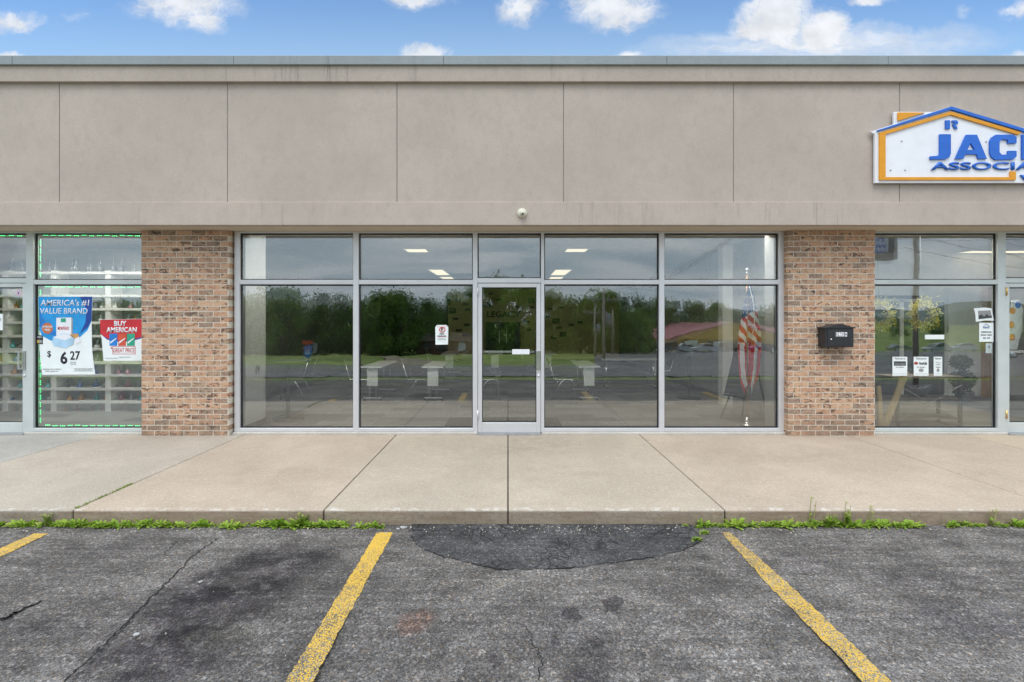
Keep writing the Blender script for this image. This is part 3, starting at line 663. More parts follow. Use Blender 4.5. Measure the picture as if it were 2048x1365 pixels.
def door(px0, px1, mat, hinge):                            # hinge: side of the hinges, -1 left
    x0, x1 = FX(px0) + .004, FX(px1) - .004; z0, z1 = .149, FZ(567); s = .062
    zb0, zt0 = FZ(846), FZ(575)
    mb = MB().box(x0, x0+s, .012, .06, z0, z1).box(x1-s, x1, .012, .06, z0, z1).box(x0+s, x1-s, .012, .06, z0, zb0).box(x0+s, x1-s, .012, .06, zt0, z1)
    dr = mb.build('door', mat, B, bevel=.004, seg=1)
    gx0, gx1 = x0+s, x1-s
    gasket(gx0, gx1, zb0, zt0, dr, .010); pane(gx0+.003, gx1-.003, zb0+.003, zt0-.003, dr, .0004, .0)
    hx = x1 - s/2 if hinge < 0 else x0 + s/2; sg = -1 if hinge < 0 else 1
    zh = FZ(705)
    h = MB().box(gx0, gx1, .086, .116, zh-.016, zh+.016); h.build('push_bar', M['white'], dr, bevel=.006)
    zt, zbm = FZ(703), FZ(739)
    p = MB().box(hx-.028, hx+.028, -.004, .010, zbm-.01, zt+.01)
    p.box(hx+sg*.030-.007, hx+sg*.030+.007, -.055, -.035, zbm, zt).box(hx+sg*.030-.007, hx+sg*.030+.007, -.036, -.003, zt-.02, zt).box(hx+sg*.030-.007, hx+sg*.030+.007, -.036, -.003, zbm, zbm+.02)
    p.build('pull_handle', M['chrome'], dr, bevel=.002)
    MB().box(hx+sg*.050-.012, hx+sg*.050+.012, .088, .13, zbm, zt).build('inside_handle', M['black'], dr)
    MB().lathe([(.0, 0), (.021, 0), (.021, .008), (.012, .011), (.0, .011)], (hx, .011, FZ(752)), 16, axis='y').build('lock', M['chrome'], dr)
    for zz in (1.83+.40, .42):
        hxx = x0 if hinge < 0 else x1
        hm = M['brass'] if px0 > 1500 else mat
        MB().lathe([(.0,-.06),(.012,-.06),(.012,.06),(.0,.06)], (hxx, -.006, zz), 10).build('hinge', hm, dr)
    return dr
d1 = door(955, 1082, M['alu'], -1)
d2 = door(-82, 52, M['alu_teal'], -1)
d3 = door(2012, 2146, M['alu_teal'], -1)

# rooms inside ------------------------------------------------------
ZC = 3.30; CY = .118
def part(name, mat, *boxes, parent=B, bevel=0):
    mb = MB()
    for b in boxes: mb.box(*b)
    return mb.build(name, mat, parent, bevel=bevel)
part('interior_floor', M['carpet'], (XL+.2, XR-.2, CY, 12.5, .02, .13))
part('ceiling', M['ceiling'], (XL+.2, XR-.2, .26, 12.5, ZC, ZC+.05))
part('head_panel', M['offwhite'], (XL+.2, XR-.2, .252, .258, ZS-.02, ZC-.001))
part('partition_wall', M['side_wall_dimmed'], (-5.25, -5.10, CY+.01, 12, .132, ZC-.002)); part('partition_wall', M['grey'], (4.45, 4.60, CY+.01, 12, .132, ZC-.002))  # white walls darkened in colour so the room's depth stays dim
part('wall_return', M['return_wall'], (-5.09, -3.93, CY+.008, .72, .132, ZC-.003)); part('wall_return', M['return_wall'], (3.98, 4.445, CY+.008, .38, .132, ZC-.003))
part('shaded_back_wall', M['shade_wall'], (-5.09, -2.40, 11.98, 12.2, .132, ZC-.002))  # near-black colour stands in for the unlit far corner
part('back_wall', M['wall_olive'], (-2.395, 4.44, 12, 12.2, .132, ZC-.002))
part('wall_post', M['white'], (4.24, 4.44, 2.40, 2.60, .132, ZC-.002))
part('baseboard', M['black'], (-3.928, -3.915, .13, .72, .132, .235), (-5.098, -5.085, .74, 11.9, .132, .25), (4.435, 4.448, 2.62, 11.9, .132, .25), (-5.08, 4.43, 11.98, 11.998, .132, .25))
part('shop_back_wall', M['white'], (XL+.2, -5.26, 3.0, 3.1, .132, ZC-.002))
part('office_back_wall', M['offwhite'], (4.61, 5.0, 3.6, 3.7, .132, ZC-.002), (9.35, XR-.2, 3.6, 3.7, .132, ZC-.002), (5.0, 9.35, 3.6, 3.7, 2.35, ZC-.002))
part('office_recess', M['darkgrey'], (5.0, 9.35, 4.5, 4.6, .132, 2.6))
part('door_mat', M['mat'], (-1.0, .85, .13, 1.15, .133, .142))

# ------------------------------------------------------------------ writing on the building and signs
def house_sign():
    y = yp - .055
    def q(px, py, yy=y): return (FX(px, yy), FZ(py, yy))
    s = thing('shop_sign', 'white house-shaped wall sign with orange and blue trim and blue raised letters', 'sign', (FX(2000, y), y, FZ(365, y)))
    xr = 2330
    outline = [q(1750, 366), q(xr, 366), q(xr, 280), q(2068, 268), q(1899, 213), q(1735, 265), q(1750, 267)]
    board = [q(1750, 366), q(xr, 366), q(xr, 262), q(2068, 262), q(1899, 214), q(1740, 264), q(1750, 268)]
    MB().prism(board, y, y + .03).build('backboard', M['signwhite'], s)
    MB().prism([q(1788, 250), q(1788, 224), q(1866, 224), q(1840, 234)], y + .003, y + .028).build('chimney_backboard', M['signwhite'], s)
    MB().prism([q(1794.5, 243), q(1794.5, 226.5), q(1848, 226.5)], y - .020, y + .002).build('chimney_trim', M['orange'], s)
    MB().prism([q(1752, 262.5), q(1899, 215), q(2075, 268), q(2066, 272), q(1899, 221), q(1757, 263.5)], y - .028, y - .001).build('roof_trim', M['signblue'], s)
    MB().prism([q(1757, 267), q(1899, 224.5), q(2040, 266), q(2034, 271), q(1899, 231), q(1769, 270), q(1769, 355.5), q(2018, 355.5), q(2018, 344), q(2029, 344), q(2029, 361), q(1757, 361)], y - .020, y - .0012).build('orange_trim', M['orange'], s)
    def letters(name, polys, d=.022):
        m_ = MB()
        for p in polys: m_.prism([q(*v) for v in p], y - d, y - .003)
        return m_.build(name, M['signblue'], s)
    Jp = [(1877, 270), (1899, 270), (1899, 309), (1896, 316), (1888, 320), (1858, 320), (1858, 314), (1874, 313), (1877, 309)]
    A1 = [(1908, 319), (1930, 271), (1947, 271), (1938.5, 287), (1932, 301), (1941.5, 301), (1941.5, 310), (1928, 310), (1924, 319)]
    A2 = [(1947, 271), (1951, 271), (1971, 319), (1954, 319), (1951, 310), (1941.5, 310), (1941.5, 301), (1947, 301), (1938.5, 287)]
    Cp = [(2030, 288), (2013, 288), (2013, 281), (2001, 280), (1996, 285), (1996, 306), (2001, 311), (2013, 310), (2013, 303), (2030, 303), (2030, 314), (2024, 320), (1988, 321), (1980, 315), (1977, 307), (1977, 284), (1981, 276), (1989, 271), (2024, 271), (2030, 276)]
    Kp = [(2041, 271), (2059, 271), (2059, 290), (2080, 271), (2098, 271), (2074, 294), (2100, 320), (2080, 320), (2059, 299), (2059, 320), (2041, 320)]
    letters('big_letters', [Jp, A1, A2, Cp, Kp])
    letters('logo_mark', [[(1889, 242), (1898, 242), (1898, 259), (1889, 259)], [(1902, 242), (1911, 242), (1914, 245), (1914, 249), (1909, 251), (1913.5, 259), (1908, 259), (1903, 250), (1909, 247), (1902, 246)]], .018)
    t = 'ASSOCIATES'
    text_mesh('small_letters', 'ASSOCI', M['signblue'], s, (FX(1944, y), y - .003, FZ(333, y)), FX(2027, y) - FX(1861, y), FZ(325.5, y) - FZ(341, y), .015, .016)
    text_mesh('small_letters', 'ATES', M['signblue'], s, (FX(2084, y), y - .003, FZ(333, y)), FX(2138, y) - FX(2030, y), FZ(325.5, y) - FZ(341, y), .015, .016)
    text_mesh('small_letters', 'WE', M['signblue'], s, (FX(2062, y), y - .003, FZ(356, y)), FX(2085, y) - FX(2038, y), FZ(351, y) - FZ(361, y), .02, .03)
    for px, py in ((1803, 283), (1810, 341), (1781, 341), (1972, 284)):
        MB().lathe([(0, 0), (.010, 0), (.010, .006), (0, .008)], (FX(px, y), y - .0, FZ(py, y)), 10, axis='y').build('bolt', M['grey'], s)
house_sign()
def camera_dome():
    y = yb_; c = P(1044, 427, y)
    s = thing('dome_light', 'small round cream dome lamp with a lens on the stucco band above the door', 'lamp', tuple(c))
    MB().lathe([(0, 0), (.066, 0), (.066, .018), (.058, .03), (0, .032)], tuple(c), 28, axis='y').build('base_plate', plain('cream_plastic', (.66, .62, .50), .45), s)
    c2 = c + Vector((.006, -.03, -.012))
    MB().lathe([(0, 0), (.040, 0), (.042, .015), (.036, .034), (.022, .046), (0, .05)], tuple(c2), 24, axis='y').build('dome', plain('cream_dome', (.60, .56, .45), .35), s)
    MB().lathe([(0, 0), (.017, 0), (.014, .014), (0, .016)], tuple(c2 + Vector((0, -.042, -.010))), 16, axis='y').build('lens', M['darkglass'], s)
camera_dome()
def mailbox():
    yf = YP - .16; yw = YP - .002
    a, b = P(1640, 655, yf), P(1708, 695, yf)
    x0, x1, z0, z1 = FX(1652, yf), FX(1707.5, yf), FZ(695, yf), FZ(655, yf)
    s = thing('mailbox', 'black steel wall mailbox with arched lid on the brick pier', 'mailbox', ((x0+x1)/2, yw, z0))
    x0 = x1 - .405
    prof = [(x0, z0), (x1, z0), (x1, z1 - .02)]
    MB().box(x0, x1, yf, yw, z0, z1 - .012).build('body', M['blackplastic'], s, bevel=.008)
    top = [(x0 - .018, z1 - .016), (x1 + .018, z1 - .016), (x1 + .018, z1 - .006)]
    n = 14
    for i in range(n + 1):
        u = 1 - i / n; e = math.sin(math.pi * u) ** 2 * .046
        top.append((x0 - .010 + (x1 - x0 + .02) * u, z1 + .002 + e))
    top.append((x0 - .018, z1 - .006))
    MB().prism(top, yf - .015, yw).build('lid', M['blackplastic'], s, bevel=.003, seg=1)
    MB().prism([(x0 + .03, z0 + .02), (x1 - .03, z0 + .02), (x1 - .03, z1 - .035), (x0 + .03, z1 - .035)], yf - .006, yf + .001).build('front_panel', M['blackplastic'], s, bevel=.003)
    MB().lathe([(0, 0), (.010, 0), (.010, .010), (0, .011)], (FX(1661.5, yf), yf - .006, FZ(679, yf)), 12, axis='y').build('lock', M['chrome'], s)
    w = FX(1687, yf) - FX(1671, yf)
    MB().box(FX(1671, yf) - .003, FX(1688, yf), yf - .0075, yf - .0062, FZ(674, yf), FZ(664.5, yf)).build('number_plate', M['grey'], s)
    text_mesh('house_number', '3465', M['signwhite'], s, (FX(1679.5, yf), yf - .008, FZ(669.2, yf)), w * .95, .058, .001, .03)
    MB().box(FX(1689, yf), FX(1693.5, yf), yf - .0075, yf - .0062, FZ(673.5, yf), FZ(665, yf)).build('suffix_plate', M['signwhite'], s)
    text_mesh('suffix_letter', 'A', M['ink'], s, (FX(1691.2, yf), yf - .008, FZ(669.2, yf)), None, .034, .001, .02)
mailbox()

# ------------------------------------------------------------------ papers and posters behind the glass
YI = .0455
def W(px, py, y=YI): return (FX(px, y), FZ(py, y))
def sheet_of(name, label, cat, poly, mat=None, group=None, th=.0015, y=YI):
    xs = [W(*p, y)[0] for p in poly]; zs = [W(*p, y)[1] for p in poly]
    s = thing(name, label, cat, (sum(xs)/len(xs), y, min(zs)), group)
    MB().prism([W(*p, y) for p in poly], y, y + th).build('sheet', mat or M['paper'], s)
    return s
def patch_on(s, name, poly, mat, lift=.001, y=YI): return MB().prism([W(*p, y) for p in poly], y - lift, y - lift + .0008).build(name, mat, s)
def say(s, t, px, py, wpx, hpx, mat, bold=.0, lift=.002, y=YI, name='lettering', shear=0.0, tilt=0.0):
    return text_mesh(name, t, mat, s, (FX(px, y), y - lift, FZ(py, y)), wpx*(y+D)/FPX, hpx*(y+D)/FPX, .0008, bold, shear=shear, tilt=tilt)
def ell(cx, cy, rx, ry, n=20): return [(cx + rx*math.cos(2*math.pi*i/n), cy + ry*math.sin(2*math.pi*i/n)) for i in range(n)]
def posters():
    s = sheet_of('poster', 'tall blue and white price poster with a cigarette pack in the glass', 'poster', [(84, 750), (190, 749), (184, 700), (183, 640), (185, 593.5), (76, 593.5), (79, 640), (79, 700)])
    patch_on(s, 'blue_field', [(79, 660), (84, 672), (100, 681), (118, 685), (140, 683), (160, 675), (175, 661), (183, 643), (184.6, 594), (76.6, 594), (79, 640)], M['sky_ink'])
    patch_on(s, 'dark_swoosh', [(160, 594), (184.4, 594.4), (183, 640), (176, 655), (160, 668), (171, 645), (173, 620)], M['navy'], .0018)
    patch_on(s, 'light_swoosh', [(79, 652), (79, 640), (78, 615), (84, 632), (98, 655), (118, 668), (140, 673), (120, 676), (95, 668)], M['blueink'], .0018)
    say(s, "AMERICA's #1", 130, 606.5, 98, 14, M['signwhite'], .012, .003, shear=.12); say(s, 'VALUE BRAND', 128, 622.5, 95, 11.5, M['signwhite'], .008, .003, shear=.12)
    patch_on(s, 'badge', ell(95, 657, 11, 11), plain('badge_orange', (.55, .16, .06), .6), .0026)
    say(s, 'AMERICAN\nMADE', 95, 657.5, 20, 11, M['signwhite'], .03, .0036)
    patch_on(s, 'pack', [(113, 675), (146, 675), (146, 637), (143, 635.5), (113, 636)], M['signwhite'], .003)
    patch_on(s, 'pack_side', [(146, 675), (146, 637), (143, 635.5), (143, 675)], M['grey'], .0036)
    patch_on(s, 'pack_seal', [(122, 645), (132, 645), (132, 637), (122, 637)], M['greenink'], .0042)
    say(s, 'MONTEGO', 127, 657, 22, 6.5, M['redink'], .02, .0042)
    patch_on(s, 'pack_box', [(105, 685), (107, 674), (128, 667), (149, 672), (147, 689), (131, 697), (108, 692)], plain('box_blue', (.42, .62, .80), .6), .005)
    patch_on(s, 'pack_box_top', [(107, 675), (128, 668), (148, 673), (131, 681)], M['signwhite'], .0056)
    patch_on(s, 'filters', [(139, 670), (156, 667), (159, 674), (150, 678)], plain('filter_tan', (.6, .33, .12), .7), .0056)
    patch_on(s, 'cigarettes', [(150, 678), (159, 674), (162, 684), (152, 689)], M['signwhite'], .0056)
    say(s, '$', 98.5, 709, 7.5, 14, M['ink'], .01); say(s, '6', 128, 716, 14, 25, M['ink'], .03); say(s, '27', 150.5, 711.5, 20, 18, M['ink'], .02)
    say(s, 'PER PACK\nPLUS TAX', 147, 727, 12, 6, M['grey'], .0); say(s, 'underage sale prohibited\nwhile supplies last', 104, 741, 36, 8, M['grey']); 
    for a in ([(147, 743), (187, 743), (187, 742.3), (147, 742.3)], [(147, 737.7), (187, 737.7), (187, 737), (147, 737)]): patch_on(s, 'rule_line', a, M['grey'], .0016)
    say(s, 'NEW YORK CITY ADULT SMOKERS', 167, 740, 34, 3, M['grey'])
    s2 = sheet_of('poster', 'red and white price poster with three packs, half behind the brick pier', 'poster', [(207, 722), (300, 722), (300, 638), (200, 639.5)], y=.0440)
    k = dict(y=.0440)
    patch_on(s2, 'red_field', [(201, 668), (214, 677), (230, 681), (260, 681), (286, 674), (300, 666), (300, 638.4), (200.4, 640)], M['redink'], **k)
    patch_on(s2, 'blue_line', [(201, 668), (214, 677), (230, 681), (260, 681), (286, 674), (300, 666), (300, 668), (286, 676.5), (260, 683.5), (230, 683.5), (214, 679.5)], M['navy'], .0016, **k)
    say(s2, 'BUY', 241, 647.5, 25, 10.5, M['signwhite'], .035, .003, **k); say(s2, 'AMERICAN', 243.5, 660, 61, 10.5, M['signwhite'], .035, .003, **k)
    for cx, m_ in ((227, M['blueink']), (244.5, plain('pack_red', (.62, .09, .05), .6)), (262, M['greenink'])):
        patch_on(s2, 'pack', [(cx-7.5, 692), (cx+7.5, 692), (cx+8, 667.5), (cx-8, 668)], m_, .003, **k)
        patch_on(s2, 'pack_sheen', [(cx-6, 688), (cx+6, 678), (cx+6, 676), (cx-6, 684)], M['signwhite'], .0036, **k)
    for a in ([(225, 693), (271, 693), (271, 694), (225, 694)], [(225, 708), (271, 708), (271, 709), (225, 709)], [(225, 694), (226, 694), (226, 708), (225, 708)], [(270, 694), (271, 694), (271, 708), (270, 708)]): patch_on(s2, 'price_frame', a, M['redink'], .0016, **k)
    say(s2, 'GREAT PRICE', 248, 701, 43, 9, M['redink'], .0, .002, shear=.2, **k); say(s2, '$', 223, 696.5, 3, 5, M['redink'], **k)
    say(s2, 'underage sale prohibited', 223, 717, 26, 3, M['grey'], **k); say(s2, 'PER PACK  PLUS TAX', 250, 715, 23, 2.6, M['grey'], **k)
    s3 = sheet_of('card_sticker', 'small black and white payment card sticker in the window corner by the frame', 'sticker', [(73, 689), (86, 689), (86, 671), (73, 671)], M['ink'])
    patch_on(s3, 'emblem', ell(77.5, 683.5, 3.6, 3.6), plain('gold_ink', (.55, .38, .1), .5), .0012); patch_on(s3, 'emblem', ell(81.5, 683.5, 3.6, 3.6), M['grey'], .0018); say(s3, 'VISA', 79.5, 675, 10, 3.6, M['signwhite'], .02)
    s4 = sheet_of('round_sticker', 'round pale pink sticker at the top of the shop door glass', 'sticker', ell(37, 586, 6.6, 6.6), plain('pink_paper', (.72, .56, .64), .6)); patch_on(s4, 'mark', [(36, 589), (38, 589), (38.6, 583), (37, 586), (35.4, 583)], M['navy'], .001)
    s5 = sheet_of('notice', 'white paper notice taped inside the shop door', 'notice', [(-25, 661), (5.5, 661), (5.5, 628), (-25, 628)]); say(s5, 'OPEN 7 DAYS', -10, 640, 24, 5, M['ink'])
    # notice by the entrance
    n = sheet_of('no_parking_notice', 'white paper notice with a red no-parking circle on glass beside the door', 'notice', [(871, 690), (896, 689.5), (896.5, 655), (893, 650.5), (874, 650.5), (870.5, 655)])
    for i in range(24):
        a0, a1 = 2*math.pi*i/24, 2*math.pi*(i+1)/24; c = (884.5, 660)
        patch_on(n, 'red_ring', [(c[0]+6.5*math.cos(a0), c[1]+5.2*math.sin(a0)), (c[0]+6.5*math.cos(a1), c[1]+5.2*math.sin(a1)), (c[0]+4.6*math.cos(a1), c[1]+3.6*math.sin(a1)), (c[0]+4.6*math.cos(a0), c[1]+3.6*math.sin(a0))], M['redink'], .0016) if False else None
    mb = MB()
    for i in range(24):
        a0, a1 = 2*math.pi*i/24, 2*math.pi*(i+1)/24
        pt = lambda r, a: (*[W(884.5+6.6*r*math.cos(a), 660+5.4*r*math.sin(a))][0],)
        q = [pt(1, a0), pt(1, a1), pt(.72, a1), pt(.72, a0)]
        mb.add([(x, YI-.0016, z) for x, z in q], [(0,1,2,3)])
    a, b = W(880.2, 657), W(889, 663.4); mb.bar((a[0], YI-.0018, a[1]), (b[0], YI-.0018, b[1]), .010, .001)
    mb.build('red_ring', M['redink'], n)
    say(n, 'P', 884.3, 660, 4.5, 6.5, M['ink'], .03, .0012); say(n, 'NO', 884, 667.8, 9, 4.2, M['ink'], .03); say(n, 'PARKING', 884, 672.5, 17, 2.8, M['ink'], .02); say(n, 'CUSTOMERS ONLY\nALL OTHERS TOWED', 884, 678.5, 17, 4.2, M['grey'])
    for p in ([(874.5, 654), (893, 654), (893, 654.7), (874.5, 654.7)], [(874.5, 673.8), (893, 673.8), (893, 674.5), (874.5, 674.5)]): patch_on(n, 'rule_line', p, M['redink'], .001)
    sheet_of('push_plate', 'blank white plate on the entrance door glass over the push bar', 'plate', [(1024.5, 709), (1059, 709), (1059, 699), (1024.5, 699)], M['signwhite'], y=.046, th=.002)
    # office papers
    def thank(a, b, lab, lines):
        t = sheet_of('thank_you_sheet', lab, 'notice', [(a, 752), (b, 752), (b, 714), (a, 714)], group='thank-you sheets in the office window')
        w = b - a; m_ = (a+b)/2
        say(t, 'Thank you to', m_, 718, w*.72, 5, M['ink'], 0, shear=.25); lines(t, m_, w); say(t, 'for being a', m_, 735, w*.55, 3.4, M['ink'], 0, shear=.2)
        patch_on(t, 'rule_line', [(a+2, 748.6), (b-2, 748.6), (b-2, 748), (a+2, 748)], M['grey'])
    def l1(t, m_, w): patch_on(t, 'photo_print', [(m_-12, 732), (m_+12, 732), (m_+12, 723), (m_-12, 723)], M['darkgrey'], .001); say(t, 'CHAMBER', m_, 729, 20, 4, M['grey'], .02, .002); 
    def l2(t, m_, w): patch_on(t, 'logo', ell(m_-10, 727, 4, 3), plain('logo_red', (.35, .05, .05), .6), .001); say(t, 'Norfolk', m_+4, 727, 16, 6, M['ink'], .02); patch_on(t, 'seal', ell(m_, 741, 5, 3.6), M['grey'], .001)
    def l3(t, m_, w): say(t, 'We are a\nmember', m_, 727, w*.6, 7, M['grey'], .0); patch_on(t, 'seal', ell(m_, 741, 3, 3.6), M['grey'], .001)
    thank(1785, 1814.5, 'white thank-you sheet with a grey photo, behind the leaning timber', l1)
    thank(1827.5, 1857, 'white thank-you sheet with a red logo, middle of the three over the table', l2)
    thank(1867.5, 1884.5, 'narrow white thank-you sheet beside the pale inner wall', l3)
    p1 = sheet_of('photo_print', 'curled black and white photo print at the window edge above the notice', 'print', [(1952, 644), (1951, 630), (1948, 617), (1968, 615.5), (1983, 617), (1988, 642), (1970, 641.5)])
    patch_on(p1, 'picture', [(1957, 639), (1956, 622), (1981, 621), (1984, 636)], M['grey'], .001); patch_on(p1, 'rooftops', [(1957, 639), (1957, 633), (1962, 629), (1968, 634), (1973, 628), (1978, 633), (1983, 631), (1984, 636)], M['darkgrey'], .0018)
    p2 = sheet_of('opening_hours_notice', 'white opening hours sheet with a small house emblem below the photo print', 'notice', [(1958.5, 684), (1987, 684), (1987, 646), (1958.5, 646)])
    mb = MB(); pts = [(1966, 654), (1972.5, 648), (1979, 654)]
    for a, b in zip(pts, pts[1:]): a_, b_ = W(*a), W(*b); mb.bar((a_[0], YI-.002, a_[1]), (b_[0], YI-.002, b_[1]), .008, .001)
    mb.build('house_emblem', M['navy'], p2); say(p2, 'ASSOC', 1972.5, 655.5, 13, 3.6, M['navy'], .02); say(p2, 'BUSINESS HOURS', 1972.5, 664.5, 20, 2.6, M['ink'], .02); say(p2, 'MONDAY - FRIDAY', 1972.5, 670.5, 22, 2.6, M['ink'], .02); say(p2, '9AM - 5PM', 1972.5, 676.5, 14, 2.6, M['ink'], .02)
    p3 = sheet_of('small_label', 'small grey card under the opening hours sheet', 'card', [(1971.5, 707), (1984, 707), (1984, 687), (1971.5, 687)], plain('grey_card', (.42, .48, .48), .6)); say(p3, '1', 1978, 694, 2, 5, M['ink'])
    sheet_of('blank_strip', 'blank white paper strip taped at mid height in the office window', 'strip', [(1850, 679), (1888.5, 679), (1888.5, 670), (1850, 670)])
posters()

def led_string(name, label, segs, step=15.0):
    y = .094
    x0, z0 = W(*segs[0][0], y)
    s = thing(name, label, 'light string', (x0, y, z0), 'green light strings around the shop window')
    w = MB()
    for a, b in segs:
        A, Bp = W(*a, y), W(*b, y); w.bar((A[0], y+.004, A[1]), (Bp[0], y+.004, Bp[1]), .010, .003)
    w.build('wire', M['alu_teal'], s)
    for a, b in segs:
        L = math.hypot(b[0]-a[0], b[1]-a[1]); n = int(L / step)
        for i in range(n):
            u = (i + .5) / n; px, py = a[0]+(b[0]-a[0])*u, a[1]+(b[1]-a[1])*u + random.uniform(-1, 1)
            dx, dy = (b[0]-a[0])/L, (b[1]-a[1])/L; mb = MB()
            for k in (-1, 0, 1):
                X, Z = W(px + dx*k*3.6, py + dy*k*3.6, y); mb.box(X-.0055, X+.0055, y-.005, y+.002, Z-.0045, Z+.0045)
            mb.build('led_module', M['led'], s)
led_string('led_string', 'string of green lights around the large shop window', [((84, 471.5), (283, 471.5)), ((81, 478), (81, 556)), ((81, 578), (81, 848)), ((88, 574.5), (283, 574.5)), ((88, 851.5), (283, 851.5))])
led_string('led_string', 'short string of green lights over the shop door', [((-70, 471.5), (48, 471.5))])

# ------------------------------------------------------------------ furniture and fittings inside
def ceiling_light(x0, x1, y0, y1, z=ZC, label=None):
    s = thing('ceiling_light', label or 'lit cream ceiling panel inside the middle room', 'ceiling light', ((x0+x1)/2, (y0+y1)/2, z-.02), 'lit ceiling panels'); lm = M['lamp_unseen'] if y0 < .5 else M['lamp']
    MB().box(x0, x1, y0, y1, z-.012, z-.004).build('diffuser', lm, s)
    w = .03; MB().box(x0-w, x0, y0-w, y1+w, z-.016, z-.002).box(x1, x1+w, y0-w, y1+w, z-.016, z-.002).box(x0, x1, y0-w, y0, z-.016, z-.002).box(x0, x1, y1, y1+w, z-.016, z-.002).build('frame', M['white'], s)
def cl(px0, px1, py0, py1, z=ZC, label=None):
    t1, t0 = FPX*(z-H)/(VY-py1), FPX*(z-H)/(VY-py0)
    tm = (t0+t1)/2; ceiling_light((px0-VX)*tm/FPX, (px1-VX)*tm/FPX, min(t0,t1)-D, max(t0,t1)-D, z, label)
cl(813, 854, 497.5, 503.5, label='lit ceiling panel nearest the glass in the window beside the notice')
cl(866, 893, 539, 550, label='slanting lit ceiling panel above the no-parking notice')
cl(883, 906, 553.5, 558.5, label='lit ceiling panel cut by the transom bar near the notice')
cl(1132, 1173, 497, 503, label='lit ceiling panel nearest the glass in the pane right of the door')
cl(1106, 1136, 539, 550, label='slanting lit ceiling panel in the pane right of the door')
cl(1099, 1124, 553.5, 558.5, label='lit ceiling panel cut by the transom bar right of the door')
ceiling_light(5.8, 8.2, .30, .85, label='added unseen ceiling panel close behind the office glass')  # added out of view to brighten the wreaths
ceiling_light(9.95, 11.6, 3.22, 3.54, ZC, label='long lit cream ceiling panel in the office window')
ceiling_light(-3.4, -1.4, .30, .85, label='added unseen ceiling panel close behind the glass on the side of the round table')  # extra panel hidden by the soffit, fills the room with light
ceiling_light(2.6, 4.2, .30, .75, label='added unseen ceiling panel close behind the glass on the flag side')  # extra panel hidden by the soffit, brightens the flag
ceiling_light(-8.4, -7.1, .45, 1.0, label='unseen lit ceiling panel above the shop door')  # both shop panels are out of view, set to light the shelf fronts
ceiling_light(-6.8, -5.5, .45, 1.0, label='unseen lit ceiling panel inside the shop with shelves')
for o in list(bpy.data.objects):
    if o.name.startswith('ceiling_light') and abs(o.location.x) < 4.4: pass
FL = .13
def make_table():
    t = thing('training_table', 'narrow white training table', 'table', (0, 0, 0), 'white tables in the middle room')
    MB().box(-.22, .22, -.7, .7, .69, .72).build('tabletop', M['white'], t, loc=(0,0,0), bevel=.004, seg=1)
    MB().box(-.11, .11, -.62, -.60, .31, .685).build('end_panel', M['white'], t, loc=(0,0,0))
    for y in (-.58, .58):
        MB().tube([(-.07, y, .685), (-.07, y, .06)], .012).tube([(.07, y, .685), (.07, y, .06)], .012).build('leg', M['chrome'], t, loc=(0,0,0))
        f = MB().box(-.19, .19, y-.02, y+.02, .05, .075).build('foot_bar', M['alu'], t, loc=(0,0,0))
        for x in (-.17, .17): MB().lathe([(0,-.012),(.025,-.012),(.025,.012),(0,.012)], (x, y, .025), 12, axis='x').build('caster', M['black'], f, loc=(0,0,0))
    return t
def make_chair():
    c = thing('stacking_chair', 'metal framed stacking chair', 'chair', (0, 0, 0), 'metal framed chairs in the middle room')
    MB().box(-.21, .21, -.21, .21, .43, .455).build('seat', M['darkgrey'], c, loc=(0,0,0), bevel=.01)
    mb = MB(); n = 6
    vs = [(-.21 - .10*i/n + .0, -.2 + .4*k/n, .52 + .33*i/n) for i in range(n+1) for k in range(n+1)]
    vs += [(x - .018, y, z) for x, y, z in vs]; m_ = (n+1)**2
    fs = [(i*(n+1)+k, i*(n+1)+k+1, (i+1)*(n+1)+k+1, (i+1)*(n+1)+k) for i in range(n) for k in range(n)]
    fs += [tuple(q+m_ for q in f[::-1]) for f in fs]; mb.add(vs, fs).build('backrest', M['darkgrey'], c, loc=(0,0,0))
    for y in (-.215, .215):
        MB().tube([(-.325, y, .86), (-.215, y, .50), (-.19, y, .425), (.17, y, .42), (.205, y, .38), (.27, y, .0)], .011).build('front_leg', M['chrome'], c, loc=(0,0,0))
        MB().tube([(.02, y, .42), (-.05, y, .36), (-.26, y, .0)], .011).build('rear_leg', M['chrome'], c, loc=(0,0,0))
    return c
T0 = make_table(); K0 = make_chair(); used = {}
def place(proto, x, y, rot, label):
    o = proto if not used.get(proto.name) else dup(proto)
    used[proto.name] = 1; o.location = (x, y, FL); o.rotation_euler = (0, 0, rot); o['label'] = label
for px, t, lab in ((745, 9.85, 'white training table half behind the upright between the first two panes'), (866, 9.85, 'white training table below the no-parking notice'), (899, 13.4, 'small far white table beside the door upright, behind the nearer ones'),
                   (1178, 9.9, 'white training table in the pane right of the door'), (990, 13.6, 'far white table seen through the entrance door glass'), (1095, 13.5, 'far white table just right of the entrance door')):
    place(T0, (px-VX)*t/FPX, t-D+.6, 0, lab)
place(T0, 3.0, 4.75, R(90), 'white table standing sideways in the pane left of the flag')
for px, t, r, lab in ((716, 9.9, 0, 'metal chair behind the upright left of the nearest white table'), (832, 9.9, 0, 'metal chair left of the table under the notice'), (583, 9.9, R(180), 'metal chair by the white wall beyond the tall round table'),
                      (972, 9.9, R(10), 'metal chair seen through the entrance door glass'), (1128, 9.9, 0, 'metal chair left of the table right of the door'), (872, 13.5, 0, 'far metal chair between two tables near the notice'),
                      (1063, 13.6, 0, 'far metal chair by the door handle'), (1327, 11.6, R(180), 'metal chair behind the upright left of the flag pane')):
    place(K0, (px-VX)*t/FPX, t-D+.3, r, lab)
